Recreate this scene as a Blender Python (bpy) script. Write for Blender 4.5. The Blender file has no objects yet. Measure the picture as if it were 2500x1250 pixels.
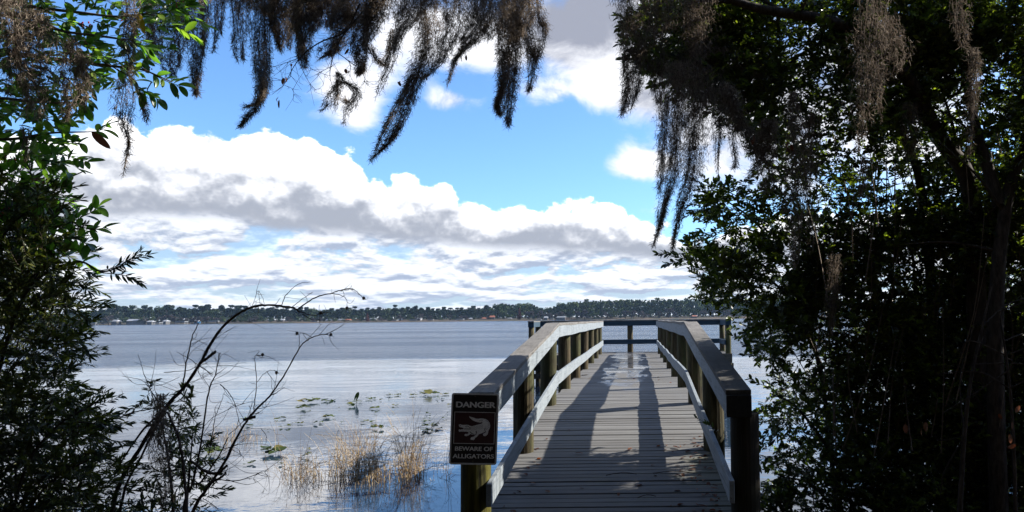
import bpy, bmesh, math, random
import numpy as np
from mathutils import Vector, Matrix

random.seed(7)
rng = np.random.default_rng(11)
R_ = math.radians
scene = bpy.context.scene
COL = scene.collection

# ------------------------------------------------------------------ camera
FPX = 1850.0                      # focal length in pixels of the 2500 px wide photograph
CAMZ = 2.2
PX = 1552.0                       # principal column: the photograph is cropped off centre
PITCH = math.atan(150.8 / FPX); ROLL = R_(0.6)
Fv = np.array([0, math.cos(PITCH), math.sin(PITCH)])
U0 = np.array([0, -math.sin(PITCH), math.cos(PITCH)]); X0 = np.array([1.0, 0, 0])
Uv = U0 * math.cos(ROLL) + X0 * math.sin(ROLL)
Rv = X0 * math.cos(ROLL) - U0 * math.sin(ROLL)
CAM = np.array([0, 0, CAMZ])
cd = bpy.data.cameras.new('camera'); cam = bpy.data.objects.new('camera', cd); COL.objects.link(cam)
cd.sensor_width = 36; cd.lens = 36 * FPX / 2500; cd.shift_x = (1250 - PX) / 2500; cd.clip_start = 0.05; cd.clip_end = 20000
M = Matrix.Identity(4)
for i in range(3):
    M[i][0], M[i][1], M[i][2], M[i][3] = Rv[i], Uv[i], -Fv[i], CAM[i]
cam.matrix_world = M
scene.camera = cam

def ray(x, y):
    return Fv * FPX + Rv * (x - PX) + Uv * (625 - y)
def at(x, y, d):                  # world point at depth d (metres from the camera plane)
    return CAM + ray(x, y) * (d / FPX)
def onz(x, y, z=0.0):             # world point on a level plane
    r = ray(x, y); return CAM + r * ((z - CAMZ) / r[2])
def azt(x, y):                    # azimuth and tangent of elevation of a direction
    r = ray(x, y); return math.atan2(r[0], r[1]), r[2] / math.hypot(r[0], r[1])

# ------------------------------------------------------------------ light, sky, exposure
_r = ray(1552, 776); PSI = math.atan2(_r[0], _r[1])
fd = np.array([math.sin(PSI), math.cos(PSI), 0]); rd = np.array([math.cos(PSI), -math.sin(PSI), 0])
SUN_AZ = PSI + R_(70.1); SUN_EL = R_(33.7)
sdir = np.array([math.sin(SUN_AZ) * math.cos(SUN_EL), math.cos(SUN_AZ) * math.cos(SUN_EL), math.sin(SUN_EL)])
sl = bpy.data.lights.new('sun', 'SUN'); sl.energy = 5.0; sl.angle = R_(0.5); sl.color = (1.0, 0.95, 0.87)
so = bpy.data.objects.new('sun', sl); COL.objects.link(so)
so.rotation_euler = Vector(sdir).to_track_quat('Z', 'Y').to_euler()

vs = scene.view_settings
scene.display_settings.display_device = 'sRGB'
vs.view_transform = 'Standard'; vs.look = 'None'; vs.gamma = 1; EXPO = 1.3; vs.exposure = EXPO; vs.use_curve_mapping = False
scene.render.engine = 'CYCLES'
cy = scene.cycles
cy.max_bounces = 6; cy.diffuse_bounces = 3; cy.glossy_bounces = 3; cy.transmission_bounces = 4
cy.transparent_max_bounces = 8; cy.volume_bounces = 0; cy.use_denoising = True
cy.caustics_reflective = False; cy.caustics_refractive = False
cy.sample_clamp_indirect = 4.0
scene.render.film_transparent = False

class E:
    """tiny expression language for shader maths"""
    nt = None
    def __init__(s, v): s.v = v
    @staticmethod
    def m(op, *a, clamp=False):
        n = E.nt.nodes.new('ShaderNodeMath'); n.operation = op; n.use_clamp = clamp
        for i, x in enumerate(a):
            if isinstance(x, E): E.nt.links.new(x.v, n.inputs[i])
            else: n.inputs[i].default_value = float(x)
        return E(n.outputs[0])
    def __add__(s, o): return E.m('ADD', s, o)
    __radd__ = __add__
    def __sub__(s, o): return E.m('SUBTRACT', s, o)
    def __rsub__(s, o): return E.m('SUBTRACT', o, s)
    def __mul__(s, o): return E.m('MULTIPLY', s, o)
    __rmul__ = __mul__
    def __truediv__(s, o): return E.m('DIVIDE', s, o)
def sstep(x, a, b, to0=0.0, to1=1.0):
    n = E.nt.nodes.new('ShaderNodeMapRange'); n.interpolation_type = 'SMOOTHSTEP'
    for i, q in enumerate((x, a, b, to0, to1)):
        if isinstance(q, E): E.nt.links.new(q.v, n.inputs[i])
        else: n.inputs[i].default_value = float(q)
    return E(n.outputs[0])
def emax(a, b): return E.m('MAXIMUM', a, b)
def emin(a, b): return E.m('MINIMUM', a, b)
def vec(x, y, z):
    n = E.nt.nodes.new('ShaderNodeCombineXYZ')
    for i, q in enumerate((x, y, z)):
        if isinstance(q, E): E.nt.links.new(q.v, n.inputs[i])
        else: n.inputs[i].default_value = float(q)
    return n.outputs[0]
def sep(sock):
    n = E.nt.nodes.new('ShaderNodeSeparateXYZ'); E.nt.links.new(sock, n.inputs[0])
    return E(n.outputs[0]), E(n.outputs[1]), E(n.outputs[2])
def noise(v, scale, detail=4, rough=0.5, dist=0.0, out=0):
    n = E.nt.nodes.new('ShaderNodeTexNoise'); n.inputs['Scale'].default_value = scale
    n.inputs['Detail'].default_value = detail; n.inputs['Roughness'].default_value = rough
    n.inputs['Distortion'].default_value = dist
    if v is not None: E.nt.links.new(v, n.inputs['Vector'])
    return E(n.outputs[out])
def voro(v, scale, rnd=1.0, smooth=None):
    n = E.nt.nodes.new('ShaderNodeTexVoronoi'); n.inputs['Scale'].default_value = scale
    n.inputs['Randomness'].default_value = rnd
    if smooth is not None:
        n.feature = 'SMOOTH_F1'; n.inputs['Smoothness'].default_value = smooth
    E.nt.links.new(v, n.inputs['Vector'])
    return E(n.outputs['Distance'])
def mix(f, a, b, mode='MIX'):
    n = E.nt.nodes.new('ShaderNodeMix'); n.data_type = 'RGBA'; n.blend_type = mode; n.clamp_factor = True
    for i, q in ((0, f), (6, a), (7, b)):
        if isinstance(q, E): E.nt.links.new(q.v, n.inputs[i])
        elif isinstance(q, (int, float)): n.inputs[i].default_value = q
        else: n.inputs[i].default_value = tuple(q) + ((1.0,) if len(q) == 3 else ())
    return E(n.outputs[2])

world = bpy.data.worlds.new('World'); scene.world = world; world.use_nodes = True
nt = world.node_tree; nt.nodes.clear(); E.nt = nt
SKYS = 0.05
sky = nt.nodes.new('ShaderNodeTexSky'); sky.sky_type = 'NISHITA'; sky.sun_disc = False
sky.sun_elevation = SUN_EL; sky.sun_rotation = SUN_AZ; sky.altitude = 50; sky.air_density = 1.0
sky.dust_density = 0.3; sky.ozone_density = 2.0
tc = nt.nodes.new('ShaderNodeTexCoord')
X, Y, Z = sep(tc.outputs['Generated'])
horiz = E.m('SQRT', X * X + Y * Y + 1e-6)
T = Z / horiz                                # tangent of elevation
AZ = E.m('ARCTAN2', X, Y)                    # azimuth
def curve(pts, lo, hi, fn):                  # pts: (azimuth, value)
    n = nt.nodes.new('ShaderNodeFloatCurve')
    mp = sstep(AZ, -math.pi, math.pi); mp.v.node.interpolation_type = 'LINEAR'
    nt.links.new(mp.v, n.inputs['Value'])
    c = n.mapping.curves[0]
    P = sorted(((a + math.pi) / (2 * math.pi), (v - lo) / (hi - lo)) for a, v in pts)
    while len(c.points) < len(P): c.points.new(0.5, 0.5)
    for q, (a, b) in zip(c.points, P): q.location = (a, b)
    n.mapping.update()
    return E(n.outputs[0]) * (hi - lo) + lo
def pxcurve(pts, ends):
    q = [azt(x, y) for x, y in pts]
    return curve([(-math.pi, ends[0]), (-2.2, ends[1]), (-1.3, ends[0])] + q + [(1.2, ends[0]), (2.1, ends[1]), (math.pi, ends[0])], -0.1, 0.6, 'p')
top = pxcurve([(-60, 290), (130, 318), (230, 322), (350, 316), (440, 326), (560, 314), (640, 322), (720, 325), (790, 342), (850, 366), (900, 415), (935, 452), (990, 424),
               (1040, 450), (1120, 478), (1200, 498), (1270, 502), (1330, 497), (1400, 486), (1480, 488), (1530, 515),
               (1610, 560), (1700, 575), (1800, 540), (2000, 520), (2500, 500)], (0.13, 0.2))
base = pxcurve([(-60, 560), (150, 515), (350, 505), (520, 505), (700, 540), (900, 560), (1100, 578), (1300, 588), (1480, 600), (1650, 615),
                (2000, 600), (2500, 600)], (0.05, 0.09))
dv = vec(X / horiz, Y / horiz, T * 1.25)
n1 = noise(dv, 9, 5, 0.55)
n2 = noise(dv, 34, 8, 0.65)
nv = voro(dv, 17)
nv2 = voro(dv, 45)
dA = (top - T) + (0.5 - nv) * 0.035 + (0.5 - nv2) * 0.014 + (n2 - 0.5) * 0.040 + (n1 - 0.5) * 0.03
mA = sstep(dA, 0.0, 0.008)
# body shading of the big bank: bright crown, grey flat base
hrel = (T - base) / emax(top - base, 0.02)
n1u = noise(vec(X / horiz, Y / horiz, (T + 0.012) * 1.25), 9, 5, 0.55)
hh = hrel + (n1 - 0.5) * 0.7 + (n1 - n1u) * 3.5 + (n2 - 0.5) * 0.7 - (nv - 0.4) * 0.3
lightA = E.m('POWER', sstep(hh, -0.15, 1.0), 1.3)
# layered streaks below the base of the bank
def deckpos(dT, k=1.0):
    return vec(X / horiz * 3.4, Y / horiz * 3.4, E.m('LOGARITHM', emax(T + dT, 0.0) + 0.03, math.e) * 1.15)
st = noise(deckpos(0.0), 3.0, 7, 0.58, 0.15)
stu = noise(deckpos(0.006), 3.0, 7, 0.58, 0.15)
lightS = sstep((st - stu) * 3.2 + (st - 0.5) * 0.8, -0.32, 0.22)
below = sstep(T - base + (n1 - 0.5) * 0.03, -0.028, 0.0)       # 0 well below the base
light = lightA * below + lightS * (1.0 - below) * 0.9
# blue showing through among the streaks
holes = sstep(st, 0.34, 0.47) * (1.0 - below) + below
holeN = emax(holes, sstep(T, 0.085, 0.05, 0.0, 0.75))
mA = mA * emax(holeN, 0.6)
# loose clouds higher up
def blob(cx, cy_, rx, ry, s):
    a, t = azt(cx, cy_)
    a2, _ = azt(cx + rx, cy_); _, t2 = azt(cx, cy_ - ry)
    gx = (AZ - a) * (1 / (a2 - a)); gy = (T - t) * (1 / (t2 - t))
    return E.m('EXPONENT', (gx * gx + gy * gy) * -0.7) * s
bl = None
for b in [(860, 225, 85, 62, 1.0), (960, 60, 170, 110, 0.8), (1095, 245, 52, 26, .75), (1455, 60, 190, 110, 1.2), (1530, 205, 90, 75, 1.05),
          (1560, 400, 70, 34, .95), (1770, 260, 170, 190, 1.0), (1340, 225, 50, 30, .6), (1190, 100, 130, 60, .8), (2200, 250, 320, 260, 1.0), (850, 300, 60, 30, .5)]:
    q = blob(*b); bl = q if bl is None else bl + q
away = sstep(E.m('ABSOLUTE', AZ + 0.12), 0.64, 0.9)
high = sstep(T, 0.46, 0.6)
ngen = noise(vec(X, Y, Z * 1.6), 3.2, 6, 0.55, 0.2)
gen = emax(away, high) * sstep(ngen, 0.47, 0.62)
n3 = noise(dv, 13, 6, 0.6, 0.4)
mB = sstep(bl + (n3 - 0.5) * 1.5 + (0.5 - nv) * 0.3, 0.38, 1.0)
mB = emax(mB * (1.0 - high), gen)
greyB = emax(blob(1430, 40, 200, 90, 1.1), blob(1900, 200, 300, 200, 0.5))
lightB = sstep(n3 + n1 * 0.5 - greyB * 0.35, 0.38, 0.78)
K = 1.0 / SKYS / 2 ** EXPO
white = (1.9 * K, 1.9 * K, 1.94 * K); grey = (0.45 * K, 0.49 * K, 0.58 * K)
white2 = (1.15 * K, 1.17 * K, 1.24 * K); grey2 = (0.40 * K, 0.43 * K, 0.53 * K)
# the clear sky: Nishita, a little more saturated as in the photograph
skyc = mix(1.0, E(sky.outputs[0]), (1.12, 1.54, 2.05), 'MULTIPLY')
cA = mix(light, mix(below, (0.46 * K, 0.54 * K, 0.70 * K), grey), mix(below, (1.22 * K, 1.25 * K, 1.30 * K), white))
lowt = sstep(T, 0.06, 0.0)
cA = mix(lowt * 0.30, cA, (0.62 * K, 0.70 * K, 0.82 * K))
cB = mix(lightB, grey2, white2)
c = mix(mB, skyc, cB)
c = mix(mA, c, cA)
# below the horizon the world is only a dull ground colour
c = mix(sstep(T, -0.002, -0.02), c, (0.10 * K, 0.12 * K, 0.14 * K))
bg = nt.nodes.new('ShaderNodeBackground'); bg.inputs['Strength'].default_value = SKYS
nt.links.new(c.v, bg.inputs['Color'])
wo = nt.nodes.new('ShaderNodeOutputWorld'); nt.links.new(bg.outputs[0], wo.inputs[0])
world.cycles.sampling_method = 'MANUAL'; world.cycles.sample_map_resolution = 512

# ------------------------------------------------------------------ helpers
def tag(o, label=None, cat=None, group=None, kind=None):
    if label: o['label'] = label
    if cat: o['category'] = cat
    if group: o['group'] = group
    if kind: o['kind'] = kind
    return o
def link(name, me, mat=None, parent=None, loc=None):
    o = bpy.data.objects.new(name, me); COL.objects.link(o)
    if mat is not None and me is not None and hasattr(me, 'materials') and len(me.materials) == 0:
        me.materials.append(mat)
    if parent: o.parent = parent
    if loc is not None: o.location = loc
    return o
def empty(name, loc, label, cat, group=None, rz=0.0):
    o = bpy.data.objects.new(name, None); COL.objects.link(o)
    o.location = loc; o.rotation_euler = (0, 0, rz); o.empty_display_size = 0.1
    return tag(o, label, cat, group)
def npmesh(name, V, F, smooth=False):
    V = np.asarray(V, np.float32).reshape(-1, 3); F = np.asarray(F, np.int32)
    me = bpy.data.meshes.new(name)
    me.vertices.add(len(V)); me.vertices.foreach_set('co', V.ravel())
    n, k = F.shape
    me.loops.add(n * k); me.loops.foreach_set('vertex_index', F.ravel())
    me.polygons.add(n); me.polygons.foreach_set('loop_start', np.arange(0, n * k, k, dtype=np.int32))
    if smooth: me.polygons.foreach_set('use_smooth', np.ones(n, bool))
    me.update(calc_edges=True)
    return me
class MB:
    """collects shapes, then becomes one mesh"""
    def __init__(s): s.v = []; s.f = []
    def add(s, V, F):
        b = len(s.v); s.v += [tuple(map(float, p)) for p in V]; s.f += [tuple(b + i for i in f) for f in F]
    def box(s, x0, x1, y0, y1, z0, z1):
        s.add([(x0,y0,z0),(x1,y0,z0),(x1,y1,z0),(x0,y1,z0),(x0,y0,z1),(x1,y0,z1),(x1,y1,z1),(x0,y1,z1)],
              [(3,2,1,0),(4,5,6,7),(0,1,5,4),(1,2,6,5),(2,3,7,6),(3,0,4,7)])
    def hexa(s, P):               # 8 points, bottom ring then top ring
        s.add(P, [(3,2,1,0),(4,5,6,7),(0,1,5,4),(1,2,6,5),(2,3,7,6),(3,0,4,7)])
    def tube(s, pts, rad, n=6, cap=True):
        V, F = tube(pts, rad, n)
        s.add(V, [tuple(f) for f in F])
        if cap:
            m = len(V); b = len(s.v) - m
            s.f.append(tuple(b + i for i in range(n))[::-1]); s.f.append(tuple(b + m - n + i for i in range(n)))
    def build(s, name, mat=None, parent=None, bevel=0.0, smooth=False, loc=None):
        me = bpy.data.meshes.new(name); me.from_pydata(s.v, [], s.f)
        if smooth: me.polygons.foreach_set('use_smooth', [True] * len(me.polygons))
        me.update()
        if bevel:
            bm = bmesh.new(); bm.from_mesh(me)
            bmesh.ops.bevel(bm, geom=bm.edges[:], offset=bevel, segments=1, affect='EDGES', clamp_overlap=True)
            bm.to_mesh(me); bm.free()
        return link(name, me, mat, parent, loc)
def tube(pts, rad, n=5):
    P = np.asarray(pts, float); m = len(P)
    rad = np.full(m, rad) if np.isscalar(rad) else np.asarray(rad, float)
    t = np.gradient(P, axis=0); t /= np.linalg.norm(t, axis=1)[:, None] + 1e-9
    up = np.array([0.13, 0.31, 0.94]); a = np.cross(t, up)
    bad = np.linalg.norm(a, axis=1) < 0.1; a[bad] = np.cross(t[bad], [1, 0.2, 0])
    a /= np.linalg.norm(a, axis=1)[:, None]; b = np.cross(t, a)
    th = np.linspace(0, 2 * np.pi, n, endpoint=False)
    V = P[:, None] + rad[:, None, None] * (np.cos(th)[None, :, None] * a[:, None] + np.sin(th)[None, :, None] * b[:, None])
    F = []
    for i in range(m - 1):
        for k in range(n):
            F.append((i*n + k, i*n + (k+1) % n, (i+1)*n + (k+1) % n, (i+1)*n + k))
    return V.reshape(-1, 3), np.array(F)
def smoothline(pts, k=6):         # Catmull-Rom through the points (any dimension)
    P = np.asarray(pts, float)
    if len(P) < 3: 
        t = np.linspace(0, 1, k + 1)[:, None]; return P[0] * (1 - t) + P[-1] * t
    Q = np.vstack([2*P[0]-P[1], P, 2*P[-1]-P[-2]]); out = []
    for i in range(1, len(Q) - 2):
        t = np.linspace(0, 1, k, endpoint=False)[:, None]
        out.append(0.5 * ((2*Q[i]) + (-Q[i-1]+Q[i+1])*t + (2*Q[i-1]-5*Q[i]+4*Q[i+1]-Q[i+2])*t**2 + (-Q[i-1]+3*Q[i]-3*Q[i+1]+Q[i+2])*t**3))
    out.append(P[-1:]); return np.vstack(out)

# ------------------------------------------------------------------ materials
def mat(name, fn):
    m = bpy.data.materials.new(name); m.use_nodes = True
    m.node_tree.nodes.clear(); E.nt = m.node_tree
    out = m.node_tree.nodes.new('ShaderNodeOutputMaterial')
    sh = fn(m.node_tree)
    m.node_tree.links.new(sh, out.inputs[0]); return m
def prin(nt, base, rough=0.6, spec=0.5, normal=None, metal=0.0, ior=None, coat=None):
    p = nt.nodes.new('ShaderNodeBsdfPrincipled')
    def s(k, v):
        if isinstance(v, E): nt.links.new(v.v, p.inputs[k])
        elif isinstance(v, (tuple, list)): p.inputs[k].default_value = tuple(v) + ((1.0,) if len(v) == 3 else ())
        else: p.inputs[k].default_value = v
    s('Base Color', base); s('Roughness', rough); s('Specular IOR Level', spec); s('Metallic', metal)
    if ior: s('IOR', ior)
    if normal is not None: nt.links.new(normal, p.inputs['Normal'])
    return p.outputs[0]
def bump(nt, h, dist=0.01, strength=1.0, normal=None):
    b = nt.nodes.new('ShaderNodeBump'); b.inputs['Distance'].default_value = dist; b.inputs['Strength'].default_value = strength
    nt.links.new(h.v, b.inputs['Height'])
    if normal is not None: nt.links.new(normal, b.inputs['Normal'])
    return b.outputs[0]
def gpos(nt): return nt.nodes.new('ShaderNodeNewGeometry').outputs['Position']
def opos(nt): return nt.nodes.new('ShaderNodeTexCoord').outputs['Object']
def island(nt): return E(nt.nodes.new('ShaderNodeNewGeometry').outputs['Random Per Island'])
def orand(nt): return E(nt.nodes.new('ShaderNodeObjectInfo').outputs['Random'])
def scalev(nt, v, sx, sy, sz):
    n = nt.nodes.new('ShaderNodeVectorMath'); n.operation = 'MULTIPLY'; nt.links.new(v, n.inputs[0]); n.inputs[1].default_value = (sx, sy, sz); return n.outputs[0]
def ramp(f, stops):
    n = E.nt.nodes.new('ShaderNodeValToRGB'); cr = n.color_ramp
    while len(cr.elements) < len(stops): cr.elements.new(0.5)
    for e, (p, c) in zip(cr.elements, stops): e.position = p; e.color = tuple(c) + (1,)
    E.nt.links.new(f.v, n.inputs[0]); return E(n.outputs[0])

def dockvec(nt):                  # position in the frame of the walkway: x across, y along
    v = gpos(nt); m = nt.nodes.new('ShaderNodeMapping'); m.vector_type = 'POINT'
    m.inputs['Rotation'].default_value = (0, 0, PSI); nt.links.new(v, m.inputs[0]); return m.outputs[0]

def m_deck(nt):
    v = dockvec(nt); x, y, z = sep(v)
    r = orand(nt)
    g = noise(scalev(nt, v, 3, 60, 10), 1.0, 4, 0.6)
    big = noise(v, 0.9, 4, 0.6)
    c = ramp(g * 0.6 + big * 0.4, [(0.25, (0.082, 0.080, 0.075)), (0.5, (0.124, 0.121, 0.114)), (0.75, (0.165, 0.161, 0.152))])
    c = mix(r * 0.55, c, (0.068, 0.062, 0.056))
    c = mix(sstep(noise(scalev(nt, v, 1.2, 22, 1), 1.0, 4, 0.65), 0.52, 0.70) * 0.5, c, (0.05, 0.043, 0.036))
    algae = sstep(noise(v, 1.7, 4, 0.6) + sstep(x, 0.15, 1.0) * 0.28 - sstep(y, 7.6, 9.5) * 0.5, 0.55, 0.75)
    c = mix(algae * 0.6, c, (0.075, 0.08, 0.028))
    dirt = sstep(noise(v, 14, 4, 0.7), 0.60, 0.72)
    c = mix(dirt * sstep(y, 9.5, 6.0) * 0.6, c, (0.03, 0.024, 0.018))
    c = mix(sstep(y + (big - 0.5) * 1.5, 9.0, 7.6) * 0.42, c, (0.040, 0.038, 0.037))  # near boards darkened in the colour to deepen the tree shade
    # wet, puddled strip at the far end
    wx = sstep(E.m('ABSOLUTE', x + 0.25), 0.75, 0.25)
    wet = sstep(noise(scalev(nt, v, 2.2, 0.9, 1), 1.0, 3, 0.55) * 0.8 + wx * 0.22 + sstep(y, 12, 17) * 0.14, 0.66, 0.74) * sstep(y, 11.5, 15.5)
    c = mix(wet * 0.45, c, (0.08, 0.08, 0.085))
    rough = mix(wet, (0.78, 0.78, 0.78), (0.03, 0.03, 0.03))
    nb = bump(nt, g * (1.0 - wet) + noise(v, 60, 2) * 0.3 * (1.0 - wet), 0.004, 0.7)
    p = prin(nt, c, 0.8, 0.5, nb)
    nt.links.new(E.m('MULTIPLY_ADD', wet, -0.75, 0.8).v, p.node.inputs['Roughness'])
    return p
def m_paint(nt):                  # weathered pale paint of the rails
    v = dockvec(nt)
    g = noise(scalev(nt, v, 12, 2.2, 40), 1.0, 5, 0.65)
    b = noise(v, 5, 4, 0.6)
    c = ramp(g * 0.5 + b * 0.5, [(0.3, (0.10, 0.112, 0.122)), (0.48, (0.175, 0.197, 0.212)), (0.7, (0.235, 0.26, 0.275))])
    chip = sstep(noise(scalev(nt, v, 30, 4, 60), 1.0, 4, 0.7), 0.62, 0.68)
    c = mix(chip * 0.7, c, (0.10, 0.095, 0.085))
    c = mix(sstep(noise(scalev(nt, v, 40, 0.9, 75), 1.0, 3, 0.75), 0.61, 0.66) * 0.75, c, (0.04, 0.04, 0.038))
    drip = sstep(noise(scalev(nt, v, 30, 14, 1.2), 1.0, 3, 0.6), 0.56, 0.72)
    c = mix(drip * 0.4, c, (0.17, 0.18, 0.16))
    return prin(nt, c, 0.75, 0.3, bump(nt, g, 0.003, 0.6))
def m_cap(nt):
    v = dockvec(nt); x, y, z = sep(v)
    g = noise(scalev(nt, v, 40, 2.5, 40), 1.0, 5, 0.65); b = noise(v, 3.5, 4, 0.6)
    c = ramp(g * 0.5 + b * 0.5, [(0.3, (0.075, 0.068, 0.06)), (0.5, (0.135, 0.126, 0.114)), (0.7, (0.185, 0.174, 0.16))])
    lich = sstep(noise(v, 9, 5, 0.7), 0.54, 0.66)
    c = mix(lich * 0.5, c, (0.06, 0.058, 0.042))
    c = mix(sstep(y + b * 2, 11.0, 8.5) * sstep(x, 0.0, 0.6) * (0.35 + g * 0.75), c, (0.022, 0.020, 0.015))  # near right cap: tree shade painted into the colour, along with dirt
    c = mix(sstep(noise(scalev(nt, v, 90, 1.6, 20), 1.0, 3, 0.7), 0.60, 0.66) * 0.7, c, (0.03, 0.028, 0.024))
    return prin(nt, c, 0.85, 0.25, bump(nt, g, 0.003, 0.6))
def m_post(nt):
    v = dockvec(nt); x, y, z = sep(v)
    g = noise(scalev(nt, v, 26, 26, 2.0), 1.0, 5, 0.65)
    b = noise(v, 3.0, 4, 0.6)
    c = ramp(g, [(0.3, (0.012, 0.009, 0.005)), (0.5, (0.056, 0.042, 0.022)), (0.7, (0.13, 0.10, 0.055))])
    c = mix(sstep(b, 0.46, 0.62) * 0.65, c, (0.065, 0.072, 0.026))
    c = mix(sstep(orand(nt), 0.3, 0.9) * 0.45, c, (0.034, 0.037, 0.018))
    near = sstep(y, 7.2, 6.2) * sstep(x, 0.0, -0.5)
    c = mix(near * 0.7, c, mix(sstep(g, 0.35, 0.65), (0.02, 0.018, 0.004), (0.13, 0.115, 0.014)))
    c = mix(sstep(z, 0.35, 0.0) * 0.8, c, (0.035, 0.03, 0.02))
    c = mix(sstep(y, 7.2, 6.2) * sstep(x, 0.0, 0.5) * 0.85, c, (0.006, 0.005, 0.004))  # near right post: shade painted in as an almost black tint
    crack = sstep(noise(scalev(nt, v, 70, 70, 1.5), 1.0, 3, 0.7), 0.60, 0.66)
    c = mix(crack * 0.7, c, (0.04, 0.03, 0.02))
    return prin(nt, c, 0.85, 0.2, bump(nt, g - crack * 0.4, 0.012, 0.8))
def m_blue(nt):                   # slate blue paint on the far platform rails
    v = dockvec(nt); g = noise(scalev(nt, v, 3, 20, 30), 1.0, 4, 0.6)
    c = ramp(g, [(0.3, (0.014, 0.034, 0.055)), (0.7, (0.032, 0.06, 0.085))])
    return prin(nt, c, 0.8, 0.3, bump(nt, g, 0.003, 0.5))
def m_timber(nt):
    v = dockvec(nt); g = noise(scalev(nt, v, 10, 2, 20), 1.0, 4, 0.6)
    return prin(nt, ramp(g, [(0.3, (0.05, 0.045, 0.035)), (0.7, (0.12, 0.105, 0.08))]), 0.85, 0.2)
MD = {k: mat(k, f) for k, f in dict(deck_wood=m_deck, rail_paint=m_paint, cap_wood=m_cap, post_wood=m_post, blue_paint=m_blue, timber=m_timber).items()}

def leafmat(name, cols, trans, tr=0.35, rough=0.4, spec=0.4, by='island', vary=None):
    def f(nt):
        r = island(nt) if by == 'island' else orand(nt)
        v = gpos(nt); b = noise(v, 1.6, 2)
        c = ramp(r * 0.75 + b * 0.25, [(i / (len(cols) - 1) * 0.8 + 0.1, q) for i, q in enumerate(cols)])
        p = prin(nt, c, rough, spec)
        t = nt.nodes.new('ShaderNodeBsdfTranslucent')
        tcn = mix(1.0, c, trans, 'MULTIPLY'); nt.links.new(tcn.v, t.inputs[0])
        m = nt.nodes.new('ShaderNodeMixShader'); m.inputs[0].default_value = tr
        nt.links.new(p, m.inputs[1]); nt.links.new(t.outputs[0], m.inputs[2]); return m.outputs[0]
    return mat(name, f)
M_BAY = leafmat('broad_leaf', [(0.028, 0.06, 0.010), (0.055, 0.11, 0.016), (0.09, 0.16, 0.022), (0.19, 0.25, 0.04)], (2.6, 3.2, 1.4), 0.38, 0.32, 0.5)
M_BAYO = leafmat('broad_leaf_single', [(0.028, 0.065, 0.010), (0.05, 0.11, 0.016), (0.08, 0.15, 0.022), (0.16, 0.22, 0.035)], (2.6, 3.2, 1.4), 0.38, 0.32, 0.5, by='object')
M_NARROW = leafmat('narrow_leaf', [(0.014, 0.022, 0.007), (0.028, 0.040, 0.011), (0.055, 0.07, 0.018), (0.12, 0.12, 0.035)], (2.2, 2.4, 1.0), 0.28, 0.4, 0.4)
M_NARROWO = leafmat('narrow_leaf_single', [(0.012, 0.02, 0.008), (0.02, 0.035, 0.012), (0.03, 0.045, 0.015)], (2.2, 2.4, 1.0), 0.28, 0.4, 0.4, by='object')
M_SMALL = leafmat('small_leaf', [(0.011, 0.017, 0.005), (0.024, 0.034, 0.008), (0.052, 0.068, 0.012), (0.13, 0.15, 0.022)], (3.0, 3.4, 1.2), 0.33, 0.38, 0.4)
M_SMALLO = leafmat('small_leaf_single', [(0.010, 0.016, 0.006), (0.018, 0.028, 0.008), (0.04, 0.06, 0.012)], (3.0, 3.4, 1.2), 0.33, 0.38, 0.4, by='object')
M_OAK = leafmat('oak_leaf', [(0.015, 0.022, 0.010), (0.03, 0.045, 0.015)], (1.5, 1.8, 0.8), 0.2, 0.6, 0.2)
M_DEAD = leafmat('dead_leaf', [(0.05, 0.018, 0.01), (0.12, 0.05, 0.025), (0.17, 0.10, 0.06)], (1.6, 1.0, 0.8), 0.3, 0.7, 0.2, by='object')
M_YELLOW = leafmat('yellow_leaf', [(0.25, 0.20, 0.02), (0.32, 0.24, 0.03)], (1.8, 1.6, 0.8), 0.4, 0.5, 0.3, by='object')
M_BERRY = mat('berry', lambda nt: prin(nt, (0.30, 0.02, 0.015), 0.3, 0.5))
def m_bark(nt):
    v = gpos(nt); g = noise(scalev(nt, v, 1, 1, 0.25), 34, 5, 0.65)
    return prin(nt, ramp(g, [(0.35, (0.018, 0.014, 0.011)), (0.65, (0.07, 0.055, 0.043))]), 0.9, 0.2, bump(nt, g, 0.01, 0.8))
M_BARK = mat('bark', m_bark)
M_TWIG = mat('twig_bark', lambda nt: prin(nt, ramp(noise(gpos(nt), 20, 3), [(0.3, (0.03, 0.022, 0.018)), (0.7, (0.085, 0.062, 0.05))]), 0.8, 0.2))
M_TWIGL = mat('pale_twig_bark', lambda nt: prin(nt, ramp(noise(gpos(nt), 20, 3), [(0.3, (0.10, 0.075, 0.055)), (0.7, (0.2, 0.155, 0.115))]), 0.8, 0.2))
def m_moss(nt):
    r = island(nt); b = noise(gpos(nt), 2.2, 3)
    c = ramp(r * 0.5 + b * 0.5, [(0.25, (0.08, 0.060, 0.043)), (0.5, (0.19, 0.15, 0.115)), (0.75, (0.34, 0.28, 0.22))])
    p = prin(nt, c, 0.9, 0.1); t = nt.nodes.new('ShaderNodeBsdfTranslucent'); nt.links.new(c.v, t.inputs[0])
    m = nt.nodes.new('ShaderNodeMixShader'); m.inputs[0].default_value = 0.3
    nt.links.new(p, m.inputs[1]); nt.links.new(t.outputs[0], m.inputs[2]); return m.outputs[0]
M_MOSS = mat('spanish_moss', m_moss)
def m_reed(nt):
    r = island(nt)
    return prin(nt, ramp(r, [(0.0, (0.05, 0.03, 0.018)), (0.35, (0.18, 0.115, 0.06)), (0.7, (0.37, 0.265, 0.14)), (1.0, (0.50, 0.40, 0.25))]), 0.75, 0.2)
M_REED = mat('dry_reed', m_reed)
M_LILY = leafmat('lily_leaf', [(0.02, 0.035, 0.010), (0.04, 0.06, 0.014), (0.08, 0.095, 0.02), (0.14, 0.11, 0.035)], (1.3, 1.5, 0.7), 0.25, 0.6, 0.2, by='object')

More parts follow.
